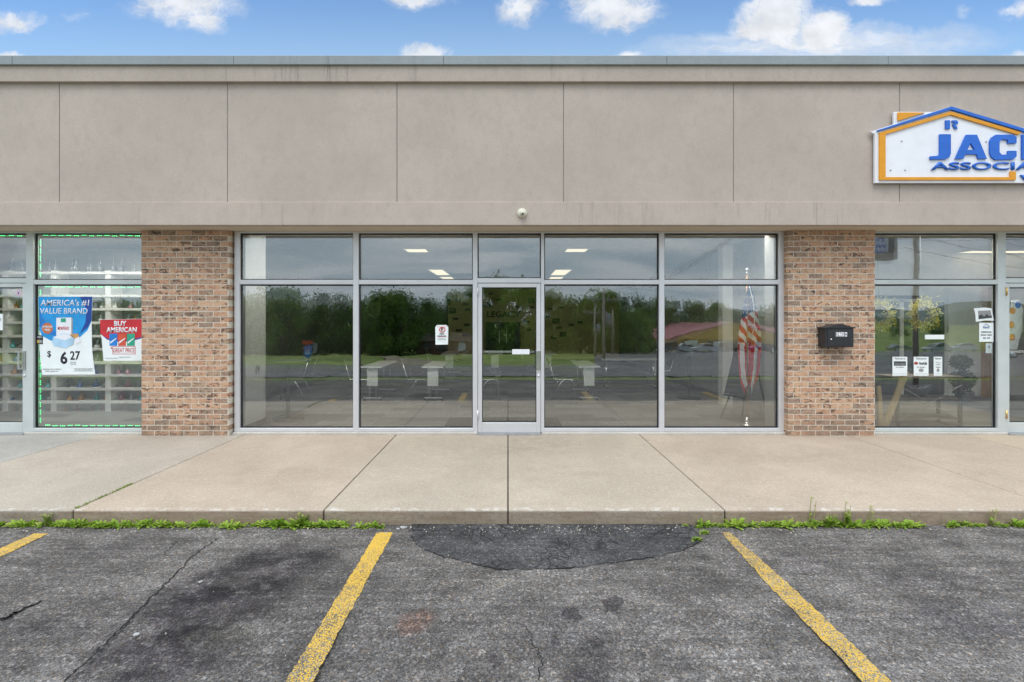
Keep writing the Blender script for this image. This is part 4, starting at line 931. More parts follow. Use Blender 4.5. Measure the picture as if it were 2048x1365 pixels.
def bar_table(x, y, h, lab, top=True):
    s = thing('bar_table', lab, 'table', (x, y, FL), 'tall round tables')
    MB().lathe([(0, .0), (.25, 0), (.25, .015), (.06, .04), (0, .045)], (x, y, FL), 28).build('base', M['black'], s)
    MB().tube([(x, y, FL+.04), (x, y, FL+h)], .035, 14).build('post', M['darkgrey'], s)
    if top: MB().lathe([(0, 0), (.37, 0), (.38, .012), (.37, .025), (0, .025)], (x, y, FL+h), 32).build('tabletop', M['darkgrey'], s)
bar_table(-3.72, 1.05, .98, 'tall round pedestal table by the white wall in the first pane'); bar_table(3.88, 3.2, .98, 'tall round pedestal table left of the flag by the right wall')

def flag():
    x, y = 3.83, .63; ztop = FZ(537, y)
    s = thing('flag', 'striped national flag with stars hanging from an indoor pole by the glass', 'flag', (x, y, FL))
    MB().lathe([(0, 0), (.13, 0), (.13, .012), (.07, .03), (.04, .05), (.032, .12), (0, .125)], (x, y, FL), 24).build('base', M['chrome'], s)
    MB().tube([(x, y, FL+.12), (x, y, ztop-.10)], .0135, 12).build('pole', M['oak'], s)
    MB().lathe([(0, 0), (.02, 0), (.02, .03), (.008, .04), (.022, .06), (.026, .075), (.018, .095), (0, .105)], (x, y, ztop-.10), 16).build('finial', M['chrome'], s)
    zt, zb = FZ(572, y), FZ(790, y); nu, nv = 56, 84
    def wid(v):
        pts = ((0, .02), (.12, .075), (.28, .125), (.45, .165), (.6, .165), (.8, .145), (.9, .12), (1, .06))
        for (a, wa), (b, wb) in zip(pts, pts[1:]):
            if v <= b: return wa + (wb-wa)*(v-a)/(b-a)
        return .06
    vs, mats = [], []
    for i in range(nv+1):
        v = i/nv
        for k in range(nu+1):
            u = -1 + 2*k/nu; w = wid(v) * 1.18
            fold = math.sin(u*7.5 + v*1.6) * .035 * min(1, v*3) + math.sin(u*3.1+1) * .04
            drop = (.10*u*u - .07*u*math.sin(3*u+v)) * v
            vs.append((x + .012 + u*w*1.0, y - .035 + fold, zt + (zb-zt)*v*(1-.09*abs(math.sin(u*3.7+.6))*v) ))
    mb = MB()
    for i in range(nv):
        for k in range(nu):
            v, u = (i+.5)/nv, -1 + 2*(k+.5)/nu
            if v < .27 - .05*u:
                a, b = int(v*32), int((u+1)*5); mi = 2
                st = (i % 6 in (2, 3)) and ((k + (i//6)*5) % 10 in (4, 5)) and v > .03
                if st: mi = 1
            elif v < .56 + .02*u: mi = 0 if int((v - .14*u + 1) * 17) % 2 else 1
            else: mi = 0 if int((u + 1.05 + .20*(v-.56)) * 3.3) % 2 == 0 else 1
            a = i*(nu+1)+k; mb.add([vs[a], vs[a+1], vs[a+nu+2], vs[a+nu+1]], [(0,1,2,3)], mi, None, True)
    o = mb.build('flag_cloth', [M['flagred'], M['flagwhite'], M['flagblue']], s, norm=False)
    bm = bmesh.new(); bm.from_mesh(o.data); bmesh.ops.remove_doubles(bm, verts=bm.verts, dist=1e-5); bm.to_mesh(o.data); bm.free()
    MB().tube([(x+.01, y-.05, FZ(572, y)), (x+.075, y-.07, FZ(610, y)), (x+.085, y-.07, FZ(650, y)), (x+.03, y-.08, FZ(676, y))], .006).build('cord', M['flagwhite'], s)
flag()
def easel():
    x, y = 4.02, 1.0
    s = thing('easel', 'black display easel with a dark board behind the flag', 'easel', (x-.1, y, FL))
    s.rotation_euler = (0, 0, R(-68))
    a = Vector((x+.02, y+.1, FL+1.35))
    for b in ((x-.30, y-.25, FL), (x+.12, y-.25, FL), (x-.05, y+.55, FL)): MB().bar(a, b, .022, .022).build('leg', M['black'], s)
    MB().bar((x-.26, y-.22, FL+.42), (x+.12, y-.22, FL+.42), .03, .03).build('ledge', M['black'], s)
    MB().add([(x-.28, y-.19, FL+.44), (x+.14, y-.19, FL+.44), (x+.14, y+.05, FL+1.20), (x-.28, y+.05, FL+1.20), (x-.28, y-.165, FL+.44), (x+.14, y-.165, FL+.44), (x+.14, y+.075, FL+1.20), (x-.28, y+.075, FL+1.20)],
             [(0,1,2,3),(7,6,5,4),(0,4,5,1),(1,5,6,2),(2,6,7,3),(3,7,4,0)]).build('board', M['darkgrey'], s)
easel()
def back_wall_things():
    y = 11.99; t = y + D; k = t/FPX
    for px, py, w, h in ((937,590,13,11),(916,601,11,5),(930,609,11,5),(905,622,14,10),(936,619,11,5),(889,636,9,5),(911,638,11,5),(934,650,11,5),(918,661,12,5),(930,670,12,5),(980,588,10,5),(997,600,9,4),(1063,602,14,10),(1064,615,10,4),(1037,614,11,4),(1054,644,11,5),(1057,660,10,4),(1100,618,10,5),(1121,616,11,5),(1112,642,15,10),(1118,656,11,5),(1141,650,11,5),(1126,669,14,10),(1106,676,11,5),(1160,645,11,5),(1096,633,9,4),(898,604,6,12)):
        x, z = (px-VX)*k, H-(py-VY)*k
        o = MB().box(x-w*k/2, x+w*k/2, y-.03, y-.002, z-h*k/2, z+h*k/2).build('wall_plaque', M['black'], None, loc=(x, y, z), bevel=.006, seg=1)
        tag(o, 'plain black oblong plaque on the dim back wall', 'plaque', 'black plaques on the back wall')
    for s_, px, py, w, h, lab in (('OUR', 972, 610, 26, 13, 'short black word high on the dim back wall beside the door stile'), ('LEGACY', 1007.5, 629, 67, 12, 'long black word under the shorter one on the dim back wall')):
        o = text_mesh('wall_lettering', s_, M['black'], None, ((px-VX)*k, y-.005, H-(py-VY)*k), w*k, h*k, .02, .02); tag(o, lab, 'lettering')
    x0, x1, z1 = (972-VX)*k, (1040-VX)*k, H-(645-VY)*k
    s = thing('display_cabinet', 'black framed cabinet with two glazed doors against the back wall', 'cabinet', ((x0+x1)/2, y-.2, FL))
    MB().box(x0, x1, y-.30, y-.25, FL+.02, z1).build('glazing', M['darkglass'], s)
    w = .07; m_ = MB().box(x0, x0+w, y-.36, y-.31, FL, z1).box(x1-w, x1, y-.36, y-.31, FL, z1).box((x0+x1)/2-w, (x0+x1)/2+w, y-.36, y-.31, FL, z1).box(x0+w, x1-w, y-.359, y-.311, z1-.1, z1).box(x0+w, x1-w, y-.359, y-.311, FL, FL+.12); m_.build('frame', M['black'], s)
    for dx in (-.14, .14): MB().box((x0+x1)/2+dx-.02, (x0+x1)/2+dx+.02, y-.42, y-.38, FL+.75, FL+1.25).build('handle', M['signwhite'], s)
    x, z = (1279-VX)*k, H-(637-VY)*k
    t_ = thing('wall_screen', 'large black upright screen on the back wall left of the flag', 'screen', (x, y-.05, z))
    MB().box(x-22*k, x+22*k, y-.08, y-.01, z-28*k, z+28*k).build('casing', M['black'], t_, bevel=.01); MB().box(x-21*k, x+21*k, y-.084, y-.081, z-27*k, z+27*k).build('display', M['darkglass'], t_)
    for o_, (xx, yy, zz, ax) in enumerate(((-3.914, .45, .13+.92, 0), (4.434, 3.4, .13+.45, 1))):
        sg = 1 if ax == 0 else -1
        q = thing('wall_switch' if ax == 0 else 'wall_outlet', 'grey switch plate on the white wall in the first pane' if ax == 0 else 'small grey outlet on the white side wall left of the flag', 'switch' if ax == 0 else 'outlet', (xx, yy, zz))
        MB().box(min(xx, xx+sg*.008), max(xx, xx+sg*.008), yy-.05, yy+.05, zz-.06, zz+.06).build('plate', M['grey'], q)
        MB().box(min(xx+sg*.008, xx+sg*.014), max(xx+sg*.008, xx+sg*.014), yy-.015, yy+.015, zz-.03, zz+.03).build('rocker', M['darkgrey'], q)
back_wall_things()

def shop_shelving():
    y = 1.7
    x0, x1 = -10.4, -5.3
    s = thing('display_shelving', 'tall white slatted display shelving behind the shop posters', 'shelving', ((x0+x1)/2, y, FL))
    MB().box(x0, x1, y+.30, y+.33, FL, FZ(546, y)).build('back_panel', plain('shelf_back', (.30, .33, .32), .7), s)
    for px in (-90, 8, 105, 214): MB().box(FX(px, y)-.05, FX(px, y)+.05, y+.02, y+.29, FL, FZ(541, y)).build('upright', M['white'], s)
    for py in (546, 592, 619, 646, 673, 699, 726, 752, 779, 805, 832):
        z = FZ(py, y); MB().box(x0, x1, y, y+.29, z-.022, z+.022).build('shelf', M['white'], s)
    cols = [plain('teal_glass', (.05, .35, .38), .15, spec=.7), plain('amber_glass', (.45, .22, .06), .15, spec=.7), plain('smoke_glass', (.12, .13, .14), .12, spec=.7), plain('clear_glassware', (.55, .60, .60), .1, spec=.8), plain('blue_glass', (.05, .16, .45), .15, spec=.7), plain('rose_glass', (.4, .15, .2), .15, spec=.7)]
    names = ['teal', 'amber', 'smoky', 'clear', 'blue', 'pink']; protos = []
    for c in cols:
        v = thing('glass_bottle', 'small glass vessel on the white shop shelves', 'glassware', (0, 0, 0), 'glassware on the white shop shelves')
        MB().lathe([(0, 0), (.045, 0), (.055, .02), (.05, .05), (.016, .085), (.013, .15), (.020, .16), (0, .161)], (0,0,0), 14).build('vessel', c, v, loc=(0,0,0))
        MB().tube([(.03, 0, .04), (.06, 0, .085)], .008).build('stem', c, v, loc=(0,0,0)); protos.append([v, 0])
    rows = [(546, .0)] + [(py, 0) for py in (619, 646, 699, 726, 752, 779, 805, 832)]
    for py, _ in rows:
        z = FZ(py, y) + .022; x = -9.9
        while x < -5.4:
            x += random.uniform(.11, .30)
            pr = protos[2] if py == 546 else random.choice(protos); o = pr[0] if not pr[1] else dup(pr[0]); pr[1] = 1
            o.location = (x, y + random.uniform(.06, .22), z); o.rotation_euler = (0, 0, random.uniform(0, 6)); k = random.uniform(.7, .98); o.scale = (k, k, k if py != 546 else k*1.8)
            o['label'] = names[protos.index(pr)] + ' glass vessel standing on the white shop shelves'
    for pr in protos:
        if not pr[1]: pr[0].location = (-6, y+.15, FZ(546, y)+.022)
shop_shelving()

def leafball(n, r, size, c, core=.0, flat=1.0):
    mb = MB()
    for k in range(n):
        d = Vector((random.gauss(0,1), random.gauss(0,1), random.gauss(0,1))).normalized(); q = Vector(c) + Vector((d.x, d.y, d.z*flat)) * r * (random.uniform(core, 1)**.5)
        a = Vector((random.gauss(0,1), random.gauss(0,1), random.gauss(0,1))).normalized(); b = a.cross(d).normalized() * size * random.uniform(.3,.6); a = (a + d*.8).normalized() * size * random.uniform(.7, 1.4)
        mb.quad(q-b*.6, q+a*.5-b, q+a, q+a*.5+b*.9)
    return mb
def office():
    for (px, lab) in ((1845, 'fluffy yellow flower wreath hanging in the middle of the office window'), (1758, 'fluffy yellow flower wreath half hidden by the brick pier')):
        y = .32; c = P(px, 629, y)
        s = thing('wreath', lab, 'wreath', tuple(c), 'flower wreaths hanging in the office window')
        m_ = MB(); m2 = MB()
        for k in range(760):
            a = random.uniform(0, 2*math.pi); rr = .115 + abs(random.gauss(0, .055)) * (1.25 if math.cos(a) > -.2 else .9)
            q = c + Vector((rr*math.cos(a), random.gauss(0, .04), rr*math.sin(a)))
            d = Vector((math.cos(a)+random.gauss(0,.7), random.gauss(0,.5), math.sin(a)+random.gauss(0,.7))).normalized(); sd = d.cross(Vector((random.random(),1,random.random()))).normalized(); L = random.uniform(.02,.06)
            low = math.sin(a) < -.1
            (m2 if (low and random.random() < .7) or random.random() < .25 else m_).quad(q-sd*.003, q+d*L*.5-sd*.010, q+d*L, q+d*L*.5+sd*.010)
        m_.build('blossoms', M['wreath'], s); m2.build('leaves', M['wreath_leaf'], s)
        r_ = MB(); r_.tube([c + Vector((.12*math.cos(a), 0, .12*math.sin(a))) for a in [2*math.pi*i/24 for i in range(25)]], .012); r_.build('ring', M['bark'], s)
        MB().tube([c+Vector((0,0,.12)), c+Vector((0,.05,3.29-c.z))], .002, 5).build('cord', M['grey'], s)
    y0, y1 = .55, .93; xa, xb = FX(1795, .55), FX(1920, .55); zt = FZ(753.5, .55)
    s = thing('console_table', 'rustic console table with crossed iron braces below the thank-you sheets', 'table', ((xa+xb)/2, .74, FL))
    MB().box(xa-.08, xb+.05, y0-.02, y1+.02, zt-.03, zt).build('tabletop', wood_mat('weathered_oak', (.16,.13,.10), (.27,.22,.17)), s, bevel=.004)
    for x in (xa, xb):
        for y in (y0, y1): MB().box(x-.02, x+.02, y-.02, y+.02, FL, zt-.031).build('leg', M['darkgrey'], s)
    MB().box(xa, xb, y0, y1, FZ(797, .55)-.02, FZ(797, .55)).box(xa, xb, y0, y1, FL+.10, FL+.125).build('shelf', wood_mat('weathered_shelf', (.18,.14,.11), (.3,.25,.2)), s)
    MB().tube([(xa, y0-.012, FZ(770,.55)), (xb, y0-.012, FZ(842,.55))], .008).tube([(xb, y0-.028, FZ(770,.55)), (xa, y0-.028, FZ(842,.55))], .008).build('brace', M['grey'], s)
    x, y, z = FX(1838, .7), .74, FZ(797, .55)
    b = thing('basket', 'dark basket with pale twigs on the lower shelf of the console table', 'basket', (x, y, z))
    MB().lathe([(0,0),(.12,0),(.16,.12),(.15,.13),(.11,.02),(0,.02)], (x,y,z+.001), 20).build('bowl', M['darkgrey'], b)
    m_ = MB()
    for k in range(26):
        a = random.uniform(0, 6.28); m_.tube([(x, y, z+.06), (x+.08*math.cos(a), y+.06*math.sin(a), z+.13), (x+random.uniform(.12,.24)*math.cos(a), y+.1*math.sin(a), z+random.uniform(.14,.20))], .003, 4)
    m_.build('twigs', M['paper'], b)
    x, y = FX(1929, 2.4), 2.4
    t = thing('topiary', 'potted double ball topiary on the floor by the pale inner wall', 'plant', (x, y, FL))
    MB().lathe([(0,0),(.11,0),(.15,.24),(.155,.27),(.13,.27),(.12,.25),(0,.25)], (x,y,FL), 20).build('pot', plain('zinc_pot', (.20,.21,.22), .6), t)
    MB().tube([(x,y,FL+.25),(x-.02,y,FL+.6),(x-.05,y,FL+.85)], .012).build('stem', M['bark'], t)
    leafball(900, .20, .04, (x-.04, y, FL+.50), .5, .85).build('foliage', M['topiary'], t); leafball(700, .16, .04, (x-.07, y, FL+.84), .5, .85).build('foliage', M['topiary'], t); leafball(220, .13, .05, (x-.06, y, FL+.28), .3, .5).build('foliage', M['topiary'], t)
    for a, b_, lab in (((1767, 849), (1802, 741), 'long raw timber board leaning across the console table'), ((1762, 846), (1747, 770), 'raw timber board half hidden by the brick pier')):
        A = Vector((FX(a[0], .22), .22, FL + .002)); Bq = Vector((FX(b_[0], .40), .30, FZ(b_[1], .40)))
        o = MB().bar(A + Vector((0,0,.01)), Bq, .085 if a[0] == 1767 else .06, .03, up=(0,1,0)).build('timber_board', M['wood'], None, loc=tuple(A)); tag(o, lab, 'board')
    # glazed inner door and door frame
    y = 3.58
    d = thing('inner_doorway', 'dark glazed inner doorway with white frame behind the wreaths', 'doorway', (7.6, y, FL))
    x0, x1 = FX(1725, y), FX(1893, y); zt = FZ(600, y)
    MB().box(x0, x1, y, y+.02, FL, zt).build('glazing', M['darkglass'], d)
    xm = FX(1802, y); MB().box(xm-.04, xm+.04, y-.03, y-.002, FL, zt).box(x1-.05, x1+.03, y-.03, y-.002, FL, zt).box(x0, x1-.05, y-.03, y-.002, zt-.05, zt+.02).build('frame', M['white'], d)
    MB().box(FX(1893, 3.5)+.04, FX(1968, 3.5), 3.5, 3.54, FL, FZ(575, 3.5)).build('white_panel', M['offwhite'], d)
    MB().box(FX(1968, 3.4), FX(1986, 3.4), 3.4, 3.46, FL, FZ(575, 3.4)).build('timber_trim', M['oak'], d)
    # banner inside the neighbouring office door
    s = sheet_of('banner', 'white feather banner with orange and blue blots inside the office door', 'banner', [(2018, 700), (2034, 700), (2044, 660), (2046, 620), (2038, 600), (2024, 600), (2018, 640)], y=.5, th=.004)
    for cx, cy, m_ in ((2025, 622, M['orange']), (2023, 650, M['orange']), (2024, 675, M['orange']), (2036, 610, M['signblue'])): patch_on(s, 'blot', ell(cx, cy, 6, 7), m_, .002, y=.5)
office()

# ------------------------------------------------------------------ weeds along the kerb
def weed_mesh(kind):
    mb = MB()
    if kind < 4:
        for k in range(30 + 6*kind):
            a = random.uniform(0, 2*math.pi); L = random.uniform(.045, .10) * (1 + .12*kind); el = random.uniform(.15, 1.15); w = L * random.uniform(.20, .34)
            o = Vector((random.gauss(0, .028), random.gauss(0, .012), .004)); d = Vector((math.cos(a)*math.cos(el), math.sin(a)*math.cos(el)*.7, math.sin(el))); s = Vector((-math.sin(a), math.cos(a), 0)) * w / 2
            dn = Vector((0, 0, -1))
            p0, p1, p2, p3 = o, o + d*L*.35, o + d*L*.72 + dn*L*.05, o + d*L + dn*L*.20
            mb.add([p0 - s*.2, p0 + s*.2, p1 - s*.8, p1 + s*.8, p2 - s, p2 + s, p3], [(0,1,3,2), (2,3,5,4), (4,5,6)], 1 if random.random() < .14 else 0, None, True)
    else:
        H_ = (.19, .26, .15, .17)[kind-4]; n = (3, 2, 7, 6)[kind-4]
        for k in range(n):
            lean = Vector((random.gauss(0, .04), random.gauss(0, .02), 0)); h = H_ * random.uniform(.75, 1.05); base = Vector((random.gauss(0, .02), random.gauss(0, .008), 0)); pts = [base + lean*(i/5)**1.5*1.4 + Vector((0,0,h*i/5)) for i in range(6)]
            mb.tube(pts, .0034, 5, 1, .0020)
            for j in range(26 if kind >= 6 else 9):
                u = random.uniform(.1, 1) if kind >= 6 else random.choice((random.uniform(0, .4), random.uniform(.8, 1)))
                i = min(4, int(u*5)); p = pts[i].lerp(pts[i+1], u*5-i); a = random.uniform(0, 6.28); L = random.uniform(.025, .05) * (1.25 - u*.6); d = Vector((math.cos(a), math.sin(a), .5)).normalized()*L; s = d.cross(Vector((0,0,1))).normalized()*L*.20
                mb.add([p, p+d*.5-s, p+d, p+d*.5+s], [(0,1,2,3)], 0 if u < .8 else 1)
    return mb
WL = 'low bright green weed growing where the kerb meets the asphalt'
wp = [weed_mesh(k).build('weed', [M['weed'], M['weed_dry']], None, norm=False) for k in range(8)]
for o in wp: tag(o, WL, 'weed', 'weeds along the kerb')
wu = set()
def weed(px, kind, sc_=1.0, dy=0.0, label=None, py=None):
    if py is None: y = -2.80 - abs(random.gauss(0, .014)) - dy; x = (px - VX) * (y + D) / FPX; z = 0
    else: x, y = g2(px, py)
    o = wp[kind] if kind not in wu else wp[kind].copy()
    if kind in wu: C.objects.link(o)
    wu.add(kind); o.location = (x, y, .0); o.rotation_euler = (0, 0, random.choice((0, math.pi)) + random.uniform(-.3, .3)); k = sc_ * random.uniform(.8, 1.2); o.scale = (k, k, k)
    o['label'] = label or WL
px = -30
while px < 705:
    weed(px, random.randrange(4), .80 * (1.0 if random.random() < .7 else .6)); px += random.choice((random.uniform(8, 17), random.uniform(10, 30)))
for px in (722, 742, 760): weed(px, random.randrange(4), .55)
px = 1372
while px < 2090:
    if not (1868 < px < 1900): weed(px, random.randrange(4), .80 * random.choice((1, 1, .6)) * (1.0 if px > 1440 else .75)); 
    px += random.uniform(9, 26) * (1.25 if px > 1850 else 1)
for px, py in ((1410, 1068), (1395, 1082), (1432, 1052)): weed(px, 1, .45, py=py)
weed(605, 6, 1.0, label='feathery upright weed against the kerb left of the joint'); weed(96, 7, .85, label='bushy pale weed rising against the kerb at far left')
weed(1622, 5, 1.15, label='tall thin weed stalk with seed heads, taller of the pair'); weed(1692, 5, 1.0, label='tall thin weed stalk with bushy foot, shorter of the pair'); weed(1660, 6, .95, label='feathery upright weed between the two tall stalks')
weed(1697, 7, .8, label='bushy dry weed at the foot of a tall stalk'); weed(1742, 4, .8, label='thin upright weed right of the tall stalks'); weed(1985, 4, .85, label='thin upright weed near the right end of the kerb'); weed(1575, 4, .6, label='small upright weed left of the tall stalks')
mb = MB()
for k in range(260):
    py = random.uniform(968, 1000) if k < 200 else random.uniform(1000, 1018); t = FPX*1.70/(py-VY); x, y = -3.87 + random.gauss(0, .010), t - D; h = random.uniform(.008, .022); a = random.uniform(0, 6.28); d = Vector((math.cos(a)*.008, math.sin(a)*.008, h)); s = Vector((-math.sin(a), math.cos(a), 0))*.003
    p = Vector((x, y, .128)); mb.quad(p-s, p+s, p+d+s*.3, p+d-s*.3)
tag(mb.build('moss', M['moss'], norm=False), 'green moss growing in the pavement joint', kind='stuff')

# ------------------------------------------------------------------ across the street (seen in the glass)
def crown_mesh(seed, n=4200):
    rnd = random.Random(seed); mb = MB(); cl_ = []
    for k in range(26):
        a = rnd.uniform(0, 6.28); h = rnd.uniform(.04, 1.0); rr = (1 - (h-.40)**2*1.7) * rnd.uniform(.25, 1.0) * .38
        cl_.append((Vector((rr*math.cos(a), rr*math.sin(a), h*.86)), rnd.uniform(.09, .17)))
    for k in range(n):
        c, r = cl_[rnd.randrange(26)]; d = Vector((rnd.gauss(0,1), rnd.gauss(0,1), rnd.gauss(0,.8))); d = d.normalized() * r * rnd.uniform(.3, 1.05)
        q = c + d; a = Vector((rnd.gauss(0,1), rnd.gauss(0,1), rnd.gauss(0,1))).normalized(); b = a.cross(Vector((rnd.gauss(0,1), rnd.gauss(0,1), rnd.gauss(0,1)))).normalized(); s = rnd.uniform(.012, .028)
        mb.quad(q-a*s, q-b*s*.6, q+a*s, q+b*s*.6)
    return mb
def trunk_mesh(seed):
    rnd = random.Random(seed); mb = MB().tube([(0,0,-.06), (.005,0,.2), (.0,.01,.5), (.01,0,.75)], .028, 8, 0, .006)
    for k in range(7):
        a = rnd.uniform(0, 6.28); h = rnd.uniform(.22, .6); mb.tube([(0,0,h), (.1*math.cos(a), .1*math.sin(a), h+.1), (.24*math.cos(a), .24*math.sin(a), h+.2)], .010, 5, 0, .003)
    return mb
TL = 'leafy green tree across the street, mirrored in the shop glass'
protos = []
for k, m_ in enumerate(('leaf_a', 'leaf_b', 'leaf_c', 'leaf_a')):
    t = thing('leafy_tree', TL, 'tree', (0,0,0), 'trees across the street')
    crown_mesh(k+3).build('crown', M[m_], t, loc=(0,0,0), norm=False); trunk_mesh(k).build('trunk', M['bark'], t, loc=(0,0,0)); protos.append([t, 0])
def tree(px, t, topy, wk=1.0, kind=None):
    x, y = M_(px, t); z0 = terr(y); h = H + (VY - topy) * t / FPX - z0
    pr = protos[random.randrange(4) if kind is None else kind]; o = pr[0] if not pr[1] else dup(pr[0]); pr[1] = 1
    o.location = (x, y, z0); o.rotation_euler = (0, 0, random.uniform(0, 6.28)); o.scale = (h*wk, h*wk, h)
for px in range(430, 860, 34): tree(px + random.uniform(-10, 10), random.uniform(56, 62), 584 + random.choice((random.uniform(-24, -4), random.uniform(-6, 30))), 1.0)
for px in range(415, 860, 40): tree(px + random.uniform(-10, 10), random.uniform(66, 76), 590 + random.uniform(-14, 12), 1.0, 1)
for px, t, ty in ((775, 54, 575), (800, 55, 573), (905, 66, 572), (935, 70, 560), (965, 64, 552), (1005, 66, 545), (1035, 62, 556), (1062, 70, 560), (1100, 68, 570), (1130, 75, 585), (1160, 72, 580), (1190, 70, 560), (1225, 66, 572), (1260, 74, 578), (1290, 78, 585),
                  (985, 78, 560), (925, 80, 575), (1080, 82, 575), (1150, 84, 580), (1220, 84, 570), (865, 84, 592), (1275, 66, 605)): tree(px, t, ty, .85)
for px, t, ty in ((1330, 125, 598), (1360, 128, 592), (1395, 126, 596), (1430, 130, 598), (1540, 130, 606), (1565, 128, 600), (1310, 122, 590), (1470, 132, 612)): tree(px, t, ty, 1.0)
for px, t, ty in ((-40, 70, 590), (10, 66, 585), (60, 70, 592), (110, 66, 588), (160, 72, 590), (215, 68, 586), (265, 70, 592), (320, 66, 585), (375, 70, 590), (1700, 180, 625), (1800, 190, 628), (1880, 200, 630), (1980, 190, 628), (1640, 150, 620), (2060, 180, 625)): tree(px, t, ty, 1.1)

def car(px, t, col, lab, suv=False, rot=0.0):
    x, y = M_(px, t); z = terr(y) + .012
    s = thing('parked_car', lab, 'car', (0, 0, 0), 'cars parked by the orange building')
    hh = 1.72 if suv else 1.42; L = 4.6
    prof = [(-2.3, .35), (2.3, .35), (2.28, .72), (2.1, .82), (1.15, .93), (1.1, .95), (-1.9 if not suv else -2.2, .98), (-2.28, .85)]
    MB().prism(prof, -.88, .88).build('body', col, s, loc=(0,0,0), bevel=.05)
    top = [(1.15, .92), (.45, hh - .04), (.2, hh), (-1.1, hh), (-1.35 if not suv else -2.0, hh - .05), (-1.95 if not suv else -2.22, .96)]
    MB().prism(top, -.74, .74).build('cabin', col, s, loc=(0,0,0), bevel=.05)
    win = [(.98, .99), (.40, hh - .10), (-1.15 if not suv else -1.9, hh - .11), (-1.65 if not suv else -2.08, .99)]
    MB().prism(win, -.752, .752).build('window', M['darkglass'], s, loc=(0,0,0))
    MB().add([(1.18, -.66, .96), (1.18, .66, .96), (.50, .60, hh-.07), (.50, -.60, hh-.07)], [(0,1,2,3)]).build('windscreen', M['darkglass'], s, loc=(0,0,0))
    for wx in (1.42, -1.42):
        for wy in (-.82, .82):
            w_ = MB().lathe([(0,-.1),(.32,-.1),(.33,0),(.32,.1),(0,.1)], (wx, wy, .33), 18, axis='y').build('wheel', M['rubber'], s, loc=(0,0,0))
            MB().lathe([(0,-.11),(.2,-.11),(.2,.11),(0,.11)], (wx, wy, .33), 14, axis='y').build('rim', M['chrome'], w_, loc=(0,0,0))
    for wy in (-.6, .6): MB().box(2.24, 2.30, wy-.2, wy+.2, .60, .74).build('headlight', M['signwhite'], s, loc=(0,0,0)); MB().box(-2.30, -2.24, wy-.2, wy+.2, .64, .78).build('tail_light', M['redink'], s, loc=(0,0,0))
    s.location = (x, y, z); s.rotation_euler = (0, 0, rot)
CM = {n: plain(n + '_car_paint', c, .25, .3, .02, spec=.5) for n, c in (('silver', (.45, .46, .48)), ('white', (.75, .75, .75)), ('black', (.02, .02, .025)), ('grey', (.18, .19, .2)), ('red', (.35, .03, .03)), ('blue', (.04, .08, .22)))}
for px, t, n, suv, lab in ((1225, 88, 'silver', 0, 'silver car under the trees left of the orange building'), (1246, 90, 'white', 1, 'white estate car second in the mirrored row under the trees'), (1268, 88, 'grey', 0, 'grey car at the corner of the orange building'),
                           (1300, 84, 'black', 0, 'black car by the left end of the orange wall'), (1342, 85, 'grey', 1, 'grey tall car before the maroon roof'), (1375, 84, 'silver', 0, 'silver car before the pale entrance of the orange building'), (1408, 82, 'white', 0, 'white saloon car nearest the glass reflection centre of the orange wall'),
                           (1452, 85, 'silver', 1, 'silver tall car beside the mirrored flag'), (1475, 84, 'black', 1, 'black tall car mirrored behind the flag'), (1530, 82, 'blue', 0, 'dark blue car right of the mirrored flag'), (1805, 95, 'grey', 0, 'grey car mirrored between the wreaths'), (1872, 92, 'silver', 0, 'silver car mirrored below the wreath'), (1922, 94, 'white', 0, 'white car mirrored before the pale inner wall')):
    car(px, t, CM[n], lab, bool(suv), random.choice((0, math.pi)) + random.uniform(-.3, .3))
car(2050, 40, CM['black'], 'black car mirrored in the office door glass', True, 0.1)

def orange_hall():
    t = 108; x0, y0 = M_(1268, t); x1 = M_(1640, t)[0]; z = terr(y0)
    s = thing('orange_hall', 'long orange shed with a maroon roof mirrored left of the flag', 'building', ((x0+x1)/2, y0, z))
    yb = y0 - 26; ze = z + 2.7; zr = z + 7.0; xm0, xm1 = M_(1395, t)[0], M_(1600, t)[0]
    MB().box(x0, x1, yb, y0, z - .5, ze).build('wall', M['tan_wall'], s)
    # main hipped roof, then a gable facing the street
    yc_ = (y0+yb)/2; o = .6
    MB().add([(x0-o, y0+o, ze), (x1+o, y0+o, ze), (x1+o, yb-o, ze), (x0-o, yb-o, ze), (x0+13, yc_, zr-.4), (x1-9, yc_, zr-.4)], [(0,1,5,4), (1,2,5), (2,3,4,5), (3,0,4), (3,2,1,0)]).build('roof', M['maroon'], s)
    xg = M_(1464, t)[0]; xa, xb_ = M_(1338, t)[0], M_(1580, t)[0]
    MB().prism([(xa, ze), (xb_, ze), (xg, zr - .2)], y0 - 5, y0 + .7).build('gable', M['tan_wall'], s)
    MB().add([(xa-.8, y0+1.1, ze+.02), (xg, y0+1.1, zr+.05), (xg, y0-6, zr+.05), (xa-.8, y0-6, ze+.02), (xb_+.8, y0+1.1, ze+.02), (xb_+.8, y0-6, ze+.02)], [(0,1,2,3), (1,4,5,2)]).build('gable_roof', M['maroon'], s)
    for px in (1345, 1365, 1420, 1437, 1455, 1500, 1520):
        x = M_(px, t)[0]; w = MB().box(x-.65, x+.65, y0+.01, y0+.08, z+.7, z+2.1).build('window', M['darkglass'], s); MB().box(x-.75, x-.66, y0+.01, y0+.1, z+.6, z+2.2).box(x+.66, x+.75, y0+.01, y0+.1, z+.6, z+2.2).box(x-.66, x+.66, y0+.01, y0+.1, z+2.11, z+2.2).box(x-.66, x+.66, y0+.01, y0+.1, z+.6, z+.69).build('frame', M['signwhite'], w)
    x = M_(1374, t)[0]; MB().box(x-1.3, x+1.3, y0+.72, y0+2.4, z-.1, z+2.4).build('entrance_porch', M['signwhite'], s)
orange_hall()
